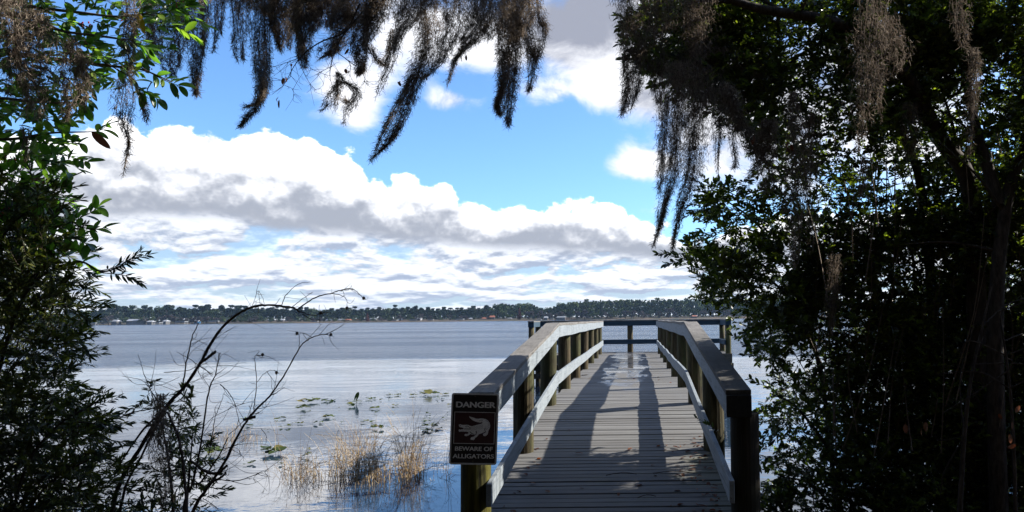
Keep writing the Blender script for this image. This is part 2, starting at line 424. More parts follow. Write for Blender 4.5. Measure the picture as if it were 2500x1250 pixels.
def m_water(nt):
    v = gpos(nt); x, y, z = sep(v)
    cdn = nt.nodes.new('ShaderNodeCameraData')
    d = E.m('SQRT', x * x + y * y)
    vv = scalev(nt, v, 0.55, 1.0, 1.0)
    rip = noise(vv, 2.6, 3, 0.55, 0.25)
    rip2 = noise(vv, 9.0, 3, 0.55, 0.2)
    swell = noise(vv, 0.45, 2, 0.5)
    bandn = noise(scalev(nt, v, 0.006, 0.035, 1), 1.0, 4, 0.55)
    ruff = sstep(d + (bandn - 0.5) * 70, 44, 58)                       # wind ruffled water farther out
    streak = sstep(noise(scalev(nt, v, 0.012, 0.05, 1), 1.0, 5, 0.6), 0.40, 0.60)
    ruff2 = ruff * (0.60 + 0.40 * streak)
    calm = sstep(noise(scalev(nt, v, 0.10, 0.3, 1), 1.0, 3), 0.42, 0.62)
    near = sstep(d, 22, 10.5)
    amp = 0.065 + 0.14 * calm + ruff2 * 6.5 - near * 0.04
    h = (rip * 0.7 + rip2 * 0.22 + swell * 0.6) * amp
    nb = bump(nt, h, 0.09, 1.0)
    rg = 0.02 + ruff2 * 0.22
    p = prin(nt, (0.016, 0.030, 0.052), 0.05, 0.5, nb, ior=1.48)
    nt.links.new(rg.v, p.node.inputs['Roughness'])
    nt.links.new((0.5 - ruff2 * 0.30).v, p.node.inputs['Specular IOR Level'])
    return p
M_WATER = mat('lake_water', m_water)
def m_ground(nt):
    v = gpos(nt); g = noise(v, 9, 6, 0.7)
    return prin(nt, ramp(g, [(0.3, (0.012, 0.009, 0.006)), (0.55, (0.045, 0.032, 0.02)), (0.75, (0.09, 0.06, 0.035))]), 0.9, 0.2, bump(nt, g, 0.05, 0.8))
M_GROUND = mat('leaf_litter_soil', m_ground)
def m_shore(nt):
    g = noise(gpos(nt), 0.05, 5, 0.6)
    return prin(nt, ramp(g, [(0.35, (0.03, 0.035, 0.02)), (0.65, (0.09, 0.06, 0.04))]), 0.9, 0.2)
M_SHORE = mat('far_shore_soil', m_shore)

# ------------------------------------------------------------------ setting: ground, water, far shore
def gridmesh(xs, ys, zf):
    V = [(x, y, zf(x, y)) for y in ys for x in xs]; n = len(xs)
    F = [(j*n+i, j*n+i+1, (j+1)*n+i+1, (j+1)*n+i) for j in range(len(ys)-1) for i in range(n-1)]
    return V, F
def gz(x, y):                     # near bank
    e = 6.3 + 0.5 * math.sin(x * 0.9) + 0.35 * math.sin(x * 2.3 + 1) - (0.9 if abs(x) < 1.6 else 0)
    t = (e - y) / 2.4
    return max(-0.5, min(0.5, 0.45 * t + 0.02)) + 0.03 * math.sin(x * 3.1 + y * 2.2) + 0.02 * math.sin(y * 5.3 - x)
V, F = gridmesh(np.linspace(-40, 40, 161), np.linspace(-40, 11, 103), gz)
g = link('ground', npmesh('ground', V, F, True), M_GROUND); tag(g, kind='structure')
V, F = gridmesh([-3000, -600, -80, -12, 12, 80, 600, 3000], [3, 12, 30, 100, 400, 1100, 1300], lambda x, y: 0.0)
w = link('lake_water', npmesh('lake_water', V, F), M_WATER); tag(w, kind='structure')
FAR = 900.0
def shore_y(x): return FAR + 14 * math.sin(x * 0.013) + 8 * math.sin(x * 0.041 + 2) + (12 if x < 0 else -10)
xs = np.linspace(-1500, 1500, 201)
V, F = [], []
prof = [(-8, -0.8), (0, 0.05), (6, 0.9), (30, 2.2), (120, 3.5), (400, 5), (1500, 6)]
for k, (dy, z) in enumerate(prof):
    for x in xs: V.append((x * (2 if dy < 500 else 2), shore_y(x) + dy, z))
n = len(xs)
F = [(j*n+i, j*n+i+1, (j+1)*n+i+1, (j+1)*n+i) for j in range(len(prof)-1) for i in range(n-1)]
t = link('far_shore_terrain', npmesh('far_shore_terrain', V, F, True), M_SHORE); tag(t, kind='structure')

# ------------------------------------------------------------------ the dock
M_ENDB = mat('dark_end_board', lambda nt: prin(nt, ramp(noise(gpos(nt), 25, 4, 0.6), [(0.3, (0.007, 0.007, 0.007)), (0.7, (0.02, 0.019, 0.017))]), 0.8, 0.2))
LAT0 = -0.2
def D(l, f, z): p = rd * (l + LAT0) + fd * f; return (p[0], p[1], z)
KINK = 10.65
def deck_z(f):
    return CAMZ - (1.19 + (max(0, KINK - f) * 0.0945)) 
def rail_z(f):                    # top of the cap
    d = 0.063 + (f - KINK) * 0.0019 if f > KINK else 0.063 + (KINK - f) * 0.098
    return CAMZ - d
POSTF = [5.87, 8.28, 10.68, 13.07, 15.45, 17.9, 20.3, 22.7, 25.1]
DEND = 24.9
dock = empty('dock', D(0, 5, 0), 'long weathered boardwalk dock with pale painted railings running out over the lake', 'dock')
bpy.context.view_layer.update()
def dpart(name, mb, m, parent=None, bevel=0.0, smooth=False):
    o = mb.build(name, m, parent or dock, bevel, smooth)
    p = (parent or dock)
    o.matrix_parent_inverse = Matrix.Translation(-Vector(D(0, 5, 0)))
    return o
# deck boards share a few meshes
pitch = 0.116
def boardmesh(hw, seed):
    r = random.Random(seed); mb = MB()
    w = pitch - 0.009 - r.random() * 0.006
    mb.box(-hw - r.random()*0.02, hw + r.random()*0.02, -w/2, w/2, -0.036, 0)
    mb.v = [(x, y, z + r.uniform(-.002, .002)) for x, y, z in mb.v]; me = bpy.data.meshes.new('deck_board'); me.from_pydata(mb.v, [], mb.f); me.update()
    bm = bmesh.new(); bm.from_mesh(me); bmesh.ops.bevel(bm, geom=bm.edges[:], offset=0.004, segments=1, affect='EDGES'); bm.to_mesh(me); bm.free()
    me.materials.append(MD['deck_wood']); return me
B1 = [boardmesh(1.04, i) for i in range(12)]; B2 = [boardmesh(3.28, 20 + i) for i in range(3)]
f = 3.45; slope = math.atan(0.0945)
while f < 26.72:
    if f < KINK: z = deck_z(f); tilt = slope; step = pitch * math.cos(slope)
    else: z = deck_z(f); tilt = 0; step = pitch
    o = link('deck_board', random.choice(B1 if f < DEND else B2), None, dock)
    p = D(random.uniform(-0.006, 0.006), f, z + random.uniform(-0.0035, 0.0035))
    o.matrix_parent_inverse = Matrix.Identity(4)
    o.location = Vector(p) - dock.location
    o.rotation_euler = (tilt + random.uniform(-0.006, 0.006), random.uniform(-0.0015, 0.0015), -PSI + random.uniform(-0.002, 0.002))
    f += step

def beam(pts, x0, x1, z0, z1):   # swept box along (f, z) points; x0..x1 lateral, z0..z1 relative
    mb = MB()
    ring = []
    for f_, z_ in pts:
        ring.append([D(x0, f_, z_ + z0), D(x1, f_, z_ + z0), D(x1, f_, z_ + z1), D(x0, f_, z_ + z1)])
    V = [p for r in ring for p in r]; F = []
    for i in range(len(pts) - 1):
        b = i * 4
        for k in range(4): F.append((b + k, b + (k+1) % 4, b + 4 + (k+1) % 4, b + 4 + k))
    F.append((3, 2, 1, 0)); e = len(V) - 4; F.append((e, e+1, e+2, e+3))
    mb.add(V, F); return mb
def sst(x, a, b):
    t = max(0, min(1, (x - a) / (b - a))); return t * t * (3 - 2 * t)
def sub(f0, f1, fn, n=6): return [(f_, fn(f_)) for f_ in np.linspace(f0, f1, n)]
for s in (-1, 1):
    segs = [(5.74, 8.28), (8.283, KINK), (KINK + 0.003, 15.45), (15.453, 20.3), (20.303, 25.2)]
    off = 0.0
    wob = lambda f_: rail_z(f_) + 0.006 * math.sin(f_ * 1.9 + s) * (1 if f_ > KINK else 0.6)
    for k, (a, b) in enumerate(segs):
        pts = sub(a, b, wob)
        xa, xb = sorted((s * 0.868, s * 1.06))
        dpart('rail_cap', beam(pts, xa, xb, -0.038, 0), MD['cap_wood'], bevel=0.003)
        xa, xb = sorted((s * 0.872, s * 0.910))
        dpart('rail_face_board', beam(pts, xa, xb, -0.20, -0.0385), MD['rail_paint'], bevel=0.003)
        xa, xb = sorted((s * 1.018, s * 1.056))
        dpart('rail_face_board', beam(pts, xa, xb, -0.20, -0.0385), MD['rail_paint'], bevel=0.003)
    for fe in (5.742, 25.16):
        mb = MB(); z = rail_z(fe)
        xa, xb = sorted((s * 0.9105, s * 1.0175))
        P = [D(xa, fe, z-0.2), D(xb, fe, z-0.2), D(xb, fe+0.038, z-0.2), D(xa, fe+0.038, z-0.2)]
        P += [(x, y, zz + 0.161) for x, y, zz in P]
        mb.hexa(P); dpart('rail_end_block', mb, MD['rail_paint'])
        if fe < 10:                   # dark end board closing the near end of the box rail
            mb = MB(); xa, xb = sorted((s * 0.870, s * 1.058)); z = rail_z(5.74) - 0.0395
            P = [D(xa, 5.716, z-0.163), D(xb, 5.716, z-0.163), D(xb, 5.737, z-0.163), D(xa, 5.737, z-0.163)]; P += [(x, y, zz + 0.162) for x, y, zz in P]
            mb.hexa(P); dpart('rail_end_board', mb, M_ENDB, bevel=0.002)
    # lower rail, nailed to the inner side of the posts, a little uneven
    rr = random.Random(5 if s < 0 else 9)
    def lowz(f_, s=s):
        return deck_z(f_) + 0.45 + 0.005 * math.sin(f_ * 1.1 + s) + (0.012 * sst(f_, 12, 15) if s > 0 else 0) * math.sin(f_ * 2.6)
    for a, b in [(5.70, 8.28), (8.283, KINK), (KINK + .003, 15.45), (15.453, 20.3), (20.303, 25.2)]:
        xa, xb = sorted((s * 0.877, s * 0.915))
        dpart('lower_rail', beam(sub(a, b, lowz, 10), xa, xb, -0.165, 0), MD['rail_paint'], bevel=0.003)
    # posts
    for k, pf in enumerate(POSTF):
        mb = MB(); r = 0.110 + rr.uniform(-0.006, 0.006); zt = rail_z(pf) - 0.201
        cx = s * (1.025 + rr.uniform(-0.006, 0.006)); lean = rr.uniform(-0.01, 0.01)
        zs = np.linspace(-1.0, zt, 9)
        mb.tube([D(cx + lean * (zt - z), pf, z) for z in zs], [r * (1.04 - 0.04 * i / 8) * rr.uniform(0.985, 1.015) for i in range(9)], 20)
        dpart('post', mb, MD['post_wood'], smooth=False)
        o = dock.children[-1]
        for pl in o.data.polygons: pl.use_smooth = len(pl.vertices) == 4
    # stringers below the boards
    for a, b in [(3.45, KINK), (KINK, DEND)]:
        for x in ((s * 0.99, s * 0.95) if True else ()):
            pass
        xa, xb = sorted((s * 0.86, s * 0.90))
        dpart('stringer', beam(sub(a, b, lambda f_: deck_z(f_) - 0.04, 2), xa, xb, -0.235, 0), MD['timber'])
dpart('stringer', beam(sub(3.45, KINK, lambda f_: deck_z(f_) - 0.04, 2), -0.02, 0.02, -0.235, 0), MD['timber'])
dpart('stringer', beam(sub(KINK, DEND, lambda f_: deck_z(f_) - 0.04, 2), -0.02, 0.02, -0.235, 0), MD['timber'])
def crossbar(f0, f1, x0, x1, z0, z1):
    mb = MB(); mb.hexa([D(x0, f0, z0), D(x1, f0, z0), D(x1, f1, z0), D(x0, f1, z0), D(x0, f0, z1), D(x1, f0, z1), D(x1, f1, z1), D(x0, f1, z1)]); return mb
DZ = deck_z(20)
for pf in POSTF:
    z = deck_z(pf) - 0.28
    dpart('cross_beam', crossbar(pf - 0.16, pf - 0.115, -1.12, 1.12, z - 0.19, z - 0.002), MD['timber'])
# crosswise platform at the end
PF0, PF1 = 24.85, 26.76
for ff in (PF0 - 0.045, PF1 + 0.004):
    dpart('fascia_board', crossbar(ff, ff + 0.038, -3.3, 3.3, DZ - 0.30, DZ - 0.0), MD['timber'])
for ff in (25.5, 26.1):
    dpart('stringer', crossbar(ff, ff + 0.04, -3.25, 3.25, DZ - 0.27, DZ - 0.04), MD['timber'])
for s in (-1, 1):
    xa, xb = sorted((s * 3.29, s * 3.33))
    dpart('fascia_board', crossbar(PF0, PF1, xa, xb, DZ - 0.30, DZ - 0.0), MD['timber'])
pp = [(-3.22, 24.95), (-3.22, 26.65), (0.0, 26.65), (3.22, 24.95), (3.22, 26.65), (-1.6, 26.65), (1.6, 26.65)][:5]
for x, ff in pp:
    mb = MB(); top_ = CAMZ - 0.075 - 0.2
    mb.tube([D(x, ff, z) for z in np.linspace(-1, top_, 7)], [0.098 + random.uniform(-.003, .003) for i in range(7)], 18)
    o = dpart('post', mb, MD['post_wood'])
    for pl in o.data.polygons: pl.use_smooth = len(pl.vertices) == 4
dpart('cross_beam', crossbar(26.5, 26.54, -3.4, 3.4, 0.12, 0.30), MD['timber'])
dpart('cross_beam', crossbar(25.06, 25.10, -3.4, 3.4, 0.50, 0.69), MD['timber'])
RT = CAMZ - 0.075
dpart('rail_cap', crossbar(26.52, 26.72, -3.34, 3.34, RT - 0.038, RT), MD['cap_wood'], bevel=0.003)
dpart('rail_face_board', crossbar(26.53, 26.568, -3.30, 3.30, RT - 0.20, RT - 0.0385), MD['blue_paint'], bevel=0.003)
dpart('rail_face_board', crossbar(26.675, 26.713, -3.30, 3.30, RT - 0.20, RT - 0.0385), MD['blue_paint'], bevel=0.003)
dpart('lower_rail', crossbar(26.51, 26.548, -3.30, 3.30, DZ + 0.28, DZ + 0.44), MD['blue_paint'], bevel=0.003)
for s in (-1, 1):
    xa, xb = sorted((s * 3.12, s * 3.32))
    dpart('rail_cap', crossbar(24.80, 26.515, xa, xb, RT - 0.038, RT), MD['cap_wood'], bevel=0.003)
    xa, xb = sorted((s * 3.125, s * 3.16))
    dpart('rail_face_board', crossbar(24.82, 26.526, xa, xb, RT - 0.20, RT - 0.0385), MD['blue_paint'], bevel=0.003)
    xa, xb = sorted((s * 3.28, s * 3.315))
    dpart('rail_face_board', crossbar(24.82, 26.526, xa, xb, RT - 0.20, RT - 0.0385), MD['blue_paint'], bevel=0.003)
    xa, xb = sorted((s * 3.162, s * 3.278))
    dpart('rail_end_block', crossbar(24.822, 24.86, xa, xb, RT - 0.20, RT - 0.0385), MD['blue_paint'])
    xa, xb = sorted((s * 3.09, s * 3.124))
    dpart('lower_rail', crossbar(24.84, 26.50, xa, xb, DZ + 0.28, DZ + 0.44), MD['blue_paint'], bevel=0.003)

# ------------------------------------------------------------------ warning sign on the first left post
SF = 5.735                        # just in front of the rail end and post
sc_ = at(1157.5, 1047, 5.56)
signC = np.array(sc_)
SW, SH = 0.345, 0.516
sx = np.array([math.cos(R_(2)), math.sin(R_(2)), 0.0]) # faces the shore; yaw
sn = np.array([-sx[1], sx[0], 0.0])                       # away from the viewer
rt = R_(-1.8)
sxx = sx * math.cos(rt) + np.array([0, 0, 1.0]) * math.sin(rt)
szz = -sx * math.sin(rt) + np.array([0, 0, 1.0]) * math.cos(rt)
Msign = Matrix(((sxx[0], szz[0], -sn[0], signC[0]), (sxx[1], szz[1], -sn[1], signC[1]), (sxx[2], szz[2], -sn[2], signC[2]), (0, 0, 0, 1)))
sign = empty('warning_sign', (0, 0, 0), 'black metal danger sign with a pale alligator emblem fixed to the near left post', 'sign')
sign.matrix_world = Msign
def rrect(w, h, r, n=5):
    P = []
    for cx, cy_, a0 in ((w/2-r, h/2-r, 0), (-w/2+r, h/2-r, 90), (-w/2+r, -h/2+r, 180), (w/2-r, -h/2+r, 270)):
        for i in range(n): a = R_(a0 + 90 * i / (n - 1)); P.append((cx + r * math.cos(a), cy_ + r * math.sin(a)))
    return P
def plate(name, P, z0, z1, m, parent):
    mb = MB(); n = len(P)
    V = [(x, y, z0) for x, y in P] + [(x, y, z1) for x, y in P]
    F = [tuple(range(n))[::-1], tuple(range(n, 2 * n))] + [(i, (i+1) % n, n + (i+1) % n, n + i) for i in range(n)]
    mb.add(V, F); return mb.build(name, m, parent)
def ringplate(name, P, Q, z0, z1, m, parent):
    n = len(P); V = [(x, y, z0) for x, y in P] + [(x, y, z0) for x, y in Q] + [(x, y, z1) for x, y in P] + [(x, y, z1) for x, y in Q]
    F = []
    for i in range(n):
        j = (i + 1) % n
        F += [(2*n+i, 2*n+j, 3*n+j, 3*n+i), (i, j, 2*n+j, 2*n+i), (n+j, n+i, 3*n+i, 3*n+j)]
    mb = MB(); mb.add(V, F); return mb.build(name, m, parent)
def m_black(nt):
    g = noise(gpos(nt), 40, 4, 0.6)
    g2 = sstep(noise(gpos(nt), 14, 5, 0.7), 0.5, 0.7)
    return prin(nt, mix(g2 * 0.4, ramp(g, [(0.3, (0.008, 0.006, 0.007)), (0.8, (0.018, 0.013, 0.014))]), (0.035, 0.032, 0.028)), 0.5, 0.3)
M_BLACK = mat('sign_black', m_black)
M_MAROON = mat('sign_maroon', lambda nt: prin(nt, ramp(noise(gpos(nt), 30, 3), [(0.3, (0.030, 0.008, 0.011)), (0.7, (0.045, 0.012, 0.016))]), 0.45, 0.4))
M_LETTER = mat('sign_white_print', lambda nt: prin(nt, ramp(noise(gpos(nt), 120, 4, 0.7), [(0.3, (0.55, 0.53, 0.5)), (0.6, (0.8, 0.79, 0.76))]), 0.5, 0.3))
M_SBORD = mat('sign_border', lambda nt: prin(nt, ramp(noise(gpos(nt), 60, 4, 0.7), [(0.3, (0.38, 0.38, 0.37)), (0.6, (0.6, 0.6, 0.58))]), 0.5, 0.3))
plate('panel', rrect(SW, SH, 0.018), -0.003, 0.0, M_BLACK, sign)
ringplate('border', rrect(SW, SH, 0.018), rrect(SW - 0.024, SH - 0.024, 0.010), 0.0005, 0.0018, M_SBORD, sign)
pic = plate('picture_panel', [(-0.143, -0.104), (0.147, -0.104), (0.147, 0.118), (-0.143, 0.118)], 0.0004, 0.0010, M_MAROON, sign)
ringplate('picture_frame', [(-0.147, -0.108), (0.151, -0.108), (0.151, 0.122), (-0.147, 0.122)], [(-0.1435, -0.1045), (0.1475, -0.1045), (0.1475, 0.1185), (-0.1435, 0.1185)], 0.0005, 0.0014, M_LETTER, sign)
def text(s, x, y, w, h, bold, fat):
    c = bpy.data.curves.new('lettering', 'FONT'); c.body = s; c.align_x = 'CENTER'; c.size = h / 0.73; c.offset = bold; c.extrude = 0
    o = bpy.data.objects.new('lettering', c); COL.objects.link(o)
    bpy.context.view_layer.update(); k = (w - 2 * fat) / o.dimensions.x
    me = bpy.data.meshes.new_from_object(o.evaluated_get(bpy.context.evaluated_depsgraph_get())); bpy.data.objects.remove(o)
    bm = bmesh.new()
    for i, (dx, dy) in enumerate(((0, 0), (-fat, 0), (fat, 0), (-fat / 2, fat * 0.35), (fat / 2, -fat * 0.35))):
        b2 = bmesh.new(); b2.from_mesh(me)
        for v_ in b2.verts: v_.co.x = v_.co.x * k + dx; v_.co.y += dy; v_.co.z = 0.00012 * i
        t2 = bpy.data.meshes.new('t'); b2.to_mesh(t2); b2.free(); bm.from_mesh(t2); bpy.data.meshes.remove(t2)
    bm.to_mesh(me); bm.free(); me.materials.clear()
    return link('lettering', me, M_LETTER, sign, (x, y, 0.0014))
text('DANGER', 0.003, 0.155, 0.290, 0.042, 0.0005, 0.0024)
text('BEWARE OF', 0.003, -0.158, 0.276, 0.031, 0.00025, 0.0014)
text('ALLIGATORS', 0.003, -0.212, 0.300, 0.032, 0.00025, 0.0014)
# alligator emblem, outline in sign pixels (crop of the plate) -> plate coordinates
def SP(x, y):
    u = (x - 48) / 440; v = (y - 115) / 670
    # the plate leans a little in that crop
    u = (x - (48 - 16 * v)) / 440; vv = (y - (115 + 14 * u)) / 671
    return ((u - 0.5) * SW, (0.5 - vv) * SH)
def SP(x, y):                     # picture panel pixels -> plate coordinates
    y2 = y - 35 * x / 975; x2 = x + 12 * y / 740
    return (-0.147 + 0.298 * (x2 - 12) / 968, 0.122 - 0.230 * y2 / 735)
gator = [(362,105),(375,120),(410,130),(460,145),(520,170),(580,175),(640,168),(700,172),(760,188),(810,220),(845,270),(862,330),(858,390),(840,430),(822,458),(818,500),(805,540),(775,570),(745,582),(715,572),(695,545),(705,520),(740,508),(762,488),(752,470),(720,492),(660,515),(600,532),
 (578,560),(555,592),(515,612),(498,650),(470,668),(440,655),(415,662),(402,630),(418,598),(455,590),(485,585),(512,560),(500,548),(470,545),(430,535),(400,520),(385,535),(350,558),(305,572),(265,562),(258,535),(285,518),(325,522),(352,505),(350,480),(310,470),(240,465),(180,462),(135,468),(118,445),(125,405),
 (150,412),(168,422),(190,408),(215,412),(240,398),(215,378),(180,365),(150,362),(125,340),(118,305),(150,292),(185,308),(240,312),(300,308),(350,315),(385,335),(430,345),(480,332),(540,318),(600,305),(650,292),(682,272),(672,255),(620,262),(560,250),(500,235),(445,208),(400,172),(370,145)]
gp = [SP(x, y) for x, y in gator]
mb = MB(); n = len(gp)
me = bpy.data.meshes.new('alligator_emblem'); bm = bmesh.new()
bv = [bm.verts.new((x, y, 0.0012)) for x, y in gp]
fc = bm.faces.new(bv); bmesh.ops.triangulate(bm, faces=[fc]); 
bmesh.ops.solidify(bm, geom=bm.faces[:], thickness=0.0006)
bm.normal_update(); bm.to_mesh(me); bm.free()
em = link('alligator_emblem', me, M_LETTER, sign)
# dark scale marks, mouth line and leg creases
mb = MB()
def dash(x0, y0, x1, y1, w):
    L = math.hypot(x1 - x0, y1 - y0); nx, ny = -(y1 - y0) / L * w, (x1 - x0) / L * w
    P = [SP(x0 - nx, y0 - ny), SP(x1 - nx, y1 - ny), SP(x1 + nx, y1 + ny), SP(x0 + nx, y0 + ny)]
    area = sum(P[i][0] * P[(i+1) % 4][1] - P[(i+1) % 4][0] * P[i][1] for i in range(4))
    if area < 0: P = P[::-1]
    mb.hexa([(q, b_, 0.0019) for q, b_ in P] + [(q, b_, 0.0023) for q, b_ in P])
for i in range(9):
    for j in range(4):
        x = 400 + i * 34 + (j % 2) * 16; y = 368 + j * 22 - i * 5.5
        if x < 700 and y < 440: dash(x - 7, y - 4, x + 8, y + 5, 3.4)
for k in range(9):
    a_ = R_(-75 + k * 17); dash(735 + 78 * math.cos(a_), 320 + 95 * math.sin(a_), 735 + 112 * math.cos(a_), 320 + 140 * math.sin(a_), 3.2)
for k in range(5): dash(600 + k * 20, 200, 602 + k * 20, 235, 3)
for q in [(250,402,400,408,8), (300,330,345,345,6), (345,345,400,392,6), (530,455,545,510,10), (545,510,515,548,7), (385,470,430,510,9), (430,510,500,540,7), (745,385,735,440,8), (735,440,760,475,7), (320,360,270,352,6), (150,320,170,335,7)]: dash(*q)
mb.build('scale_marks', M_BLACK, em)
for yy in (0.236, -0.232):
    mb = MB(); mb.tube([(0.0, yy, 0), (0.0, yy, 0.004)], 0.0055, 10); mb.build('screw', MD['timber'], sign)

# ------------------------------------------------------------------ leaves, sprays, foliage
def leaf_geo(L, W, fold=0.25, curl=0.1, base=0.3, tipw=0.75):
    """pointed oval leaf along +x, two quads folded on the midrib"""
    a, b = 0.32 * L, 0.72 * L
    V = [(0, 0, 0), (a, -W/2*base/0.3, fold*W/2), (b, -W/2*tipw, fold*W/2 - curl*L*0.3), (L, 0, -curl*L), (b, W/2*tipw, fold*W/2 - curl*L*0.3), (a, W/2*base/0.3, fold*W/2)]
    return np.array(V), np.array([(0, 1, 2, 3), (0, 3, 4, 5)])
def leaf_fine(L, W, fold=0.2, curl=0.15, widest=0.6):
    t = np.array([0.0, .12, .28, .45, .62, .78, .9, 1.0])
    w = np.sin(np.pi * np.clip(t, 0, 1) ** (1.0 if widest > .55 else 0.9)) ** (0.58 if widest > .55 else .8) * W / 2; w[0] = W * 0.02; w[-1] = 0.001
    V = []; F = []
    for ti, wi in zip(t, w):
        z = -curl * L * ti * ti
        V += [(ti*L, -wi, z + fold*wi), (ti*L, 0, z), (ti*L, wi, z + fold*wi)]
    for i in range(len(t) - 1):
        a = i*3; F += [(a, a+3, a+4, a+1), (a+1, a+4, a+5, a+2)]
    return np.array(V), np.array(F)
def rotmat(axis, up):             # columns: axis, side, up (arrays K x 3)
    a = axis / np.linalg.norm(axis, axis=1)[:, None]
    s = np.cross(up, a); s /= np.linalg.norm(s, axis=1)[:, None] + 1e-9
    u = np.cross(a, s); return np.stack([a, s, u], axis=2)
def stamp(Vt, Ft, P, R, S):
    K = len(P); V = np.einsum('kij,tj->kti', R, Vt) * S[:, None, None] + P[:, None]
    F = (Ft[None] + (np.arange(K) * len(Vt))[:, None, None]).reshape(-1, Ft.shape[1])
    return V.reshape(-1, 3), F
def merge(parts):
    V, F, b = [], [], 0
    for v, f in parts:
        V.append(v); F.append(f + b); b += len(v)
    return np.vstack(V), np.vstack(F)
def spray(seed, n, L, ll, lw, ang=45, whorl=False, fine=False):
    r = np.random.default_rng(seed); parts = []
    bend = r.uniform(-0.25, 0.25)
    for i in range(n):
        t = (i + 0.6) / n if not whorl else 1 - (1 - (i + 0.6) / n) ** 1.8
        p = np.array([t * L, bend * t * t * L, -0.12 * t * t * L])
        side = (-1) ** i; a = R_(ang * (1.15 - 0.5 * t) + r.uniform(-14, 14)) * side
        roll = r.uniform(0, 2 * np.pi) if whorl else r.uniform(-0.5, 0.5)
        ax = np.array([math.cos(a), math.sin(a) * math.cos(roll), math.sin(abs(a)) * math.sin(roll) * 0.9 + 0.1])
        up = np.array([r.uniform(-.4, .4), r.uniform(-.4, .4), 1.0])
        s = r.uniform(0.7, 1.15)
        Vt, Ft = (leaf_fine if fine else leaf_geo)(ll, lw, r.uniform(0.1, 0.5), r.uniform(-0.05, 0.25))
        v, f = stamp(Vt, Ft, p[None], rotmat(ax[None], up[None]), np.array([s])); parts.append((v, f))
    lv = merge(parts)
    tp = [(t * L, bend * t * t * L, -0.12 * t * t * L) for t in np.linspace(-0.25, 1, 5)]
    V, F = tube(tp, np.linspace(1, 0.5, 5) * 0.0022, 3)
    return lv, (V, F)
def nrm(v): return v / (np.linalg.norm(v, axis=-1, keepdims=True) + 1e-9)
def foliage(P, axis, up, S, sprays, m_leaf, m_twig, parent, name='crown', rs=None, stuff=True):
    r = rs or rng; k = r.integers(0, len(sprays), len(P)); LV, TW = [], []
    for i, (lv, tw) in enumerate(sprays):
        q = k == i
        if not q.any(): continue
        Rm = rotmat(axis[q], up[q])
        LV.append(stamp(lv[0], lv[1], P[q], Rm, S[q])); TW.append(stamp(tw[0], tw[1], P[q], Rm, S[q]))
    a = link(name, npmesh(name, *merge(LV)), m_leaf, parent)
    b = link('twigs', npmesh('twigs', *merge(TW)), m_twig, parent)
    if stuff: a['kind'] = 'stuff'
    b['kind'] = 'stuff'
    return a, b
def shades_dock(P, lim=8.3):      # would this point put shade on the sunlit part of the walkway?
    q = P - np.array([0, 0, 0]); l = q @ rd - LAT0; f_ = q @ fd; out = np.zeros(len(P), bool)
    for zl in (1.0, 1.45, 2.1):
        t = q[:, 2] - zl; L2 = l - 1.41 * t; F2 = f_ - 0.51 * t
        out |= (t > 0) & (np.abs(L2) < 1.3) & (F2 > lim + (0.35 if zl > 1.2 else 0)) & (F2 < 28)
    return out
def dapple(P):                    # gaps in the leaves that let spots of sun through to the near deck
    l = P @ rd - LAT0; f_ = P @ fd; t = P[:, 2] - 0.85; L2 = l - 1.41 * t; F2 = f_ - 0.51 * t
    nz = vnoise(L2 * 100 + 3000, F2 * 160 + 900, 62, 21)
    thr = np.where((L2 > .2) & (F2 > 7.2), .50, np.where(L2 < -.6, .60, .74))
    deck_ = (t > 0) & (np.abs(L2) < 1.15) & (F2 > 5.8) & (F2 < 8.5) & (nz > thr)
    t3 = P[:, 2] - 1.75; L3 = l - 1.41 * t3; F3 = f_ - 0.51 * t3
    rail_ = (t3 > 0) & (np.abs(L3 + .95) < .60) & (F3 > 5.9) & (F3 < 8.8) & (vnoise(F3 * 100 + 700, L3 * 0 + 50., 32, 23) > .42)
    t4 = P[:, 2] - 0.75; L4 = l - 1.41 * t4; F4 = f_ - 0.51 * t4; post_ = (t4 > 0) & (np.abs(L4 + 1.04) < .75) & (np.abs(F4 - 5.87) < .36)
    return deck_ | rail_ | post_
def rowmask(rows):                # rows: (y, xmin, xmax) -> function of (x, y)
    ys, a, b = np.array(rows, float).T
    return lambda x, y: (x > np.interp(y, ys, a)) & (x < np.interp(y, ys, b)) & (y >= ys[0]) & (y <= ys[-1])
def vnoise(x, y, s, seed=0):      # cheap value noise on arrays
    r = np.random.default_rng(seed + 99); g = r.random((64, 64)); x = x / s; y = y / s
    xi = np.floor(x).astype(int); yi = np.floor(y).astype(int); fx = x - xi; fy = y - yi; fx = fx*fx*(3-2*fx); fy = fy*fy*(3-2*fy)
    G = lambda i, j: g[i % 64, j % 64]
    return (G(xi, yi)*(1-fx) + G(xi+1, yi)*fx)*(1-fy) + (G(xi, yi+1)*(1-fx) + G(xi+1, yi+1)*fx)*fy
def atv(x, y, d):                 # vector version of at()
    r = Fv[None]*FPX + Rv[None]*(x[:, None]-PX) + Uv[None]*(625-y[:, None]); return CAM[None] + r*(d/FPX)[:, None]
def lineparts(polys, m, parent, name='branch', n=6, jit=0.0):
    out = []
    for pts, r0, r1 in polys:
        P = smoothline(pts, 6); rad = np.linspace(r0, r1, len(P))
        if jit: P = P + rng.normal(0, jit, P.shape)
        V, F = tube(P, rad, n)
        me = npmesh(name, V, F, True); out.append(link(name, me, m, parent))
    return out

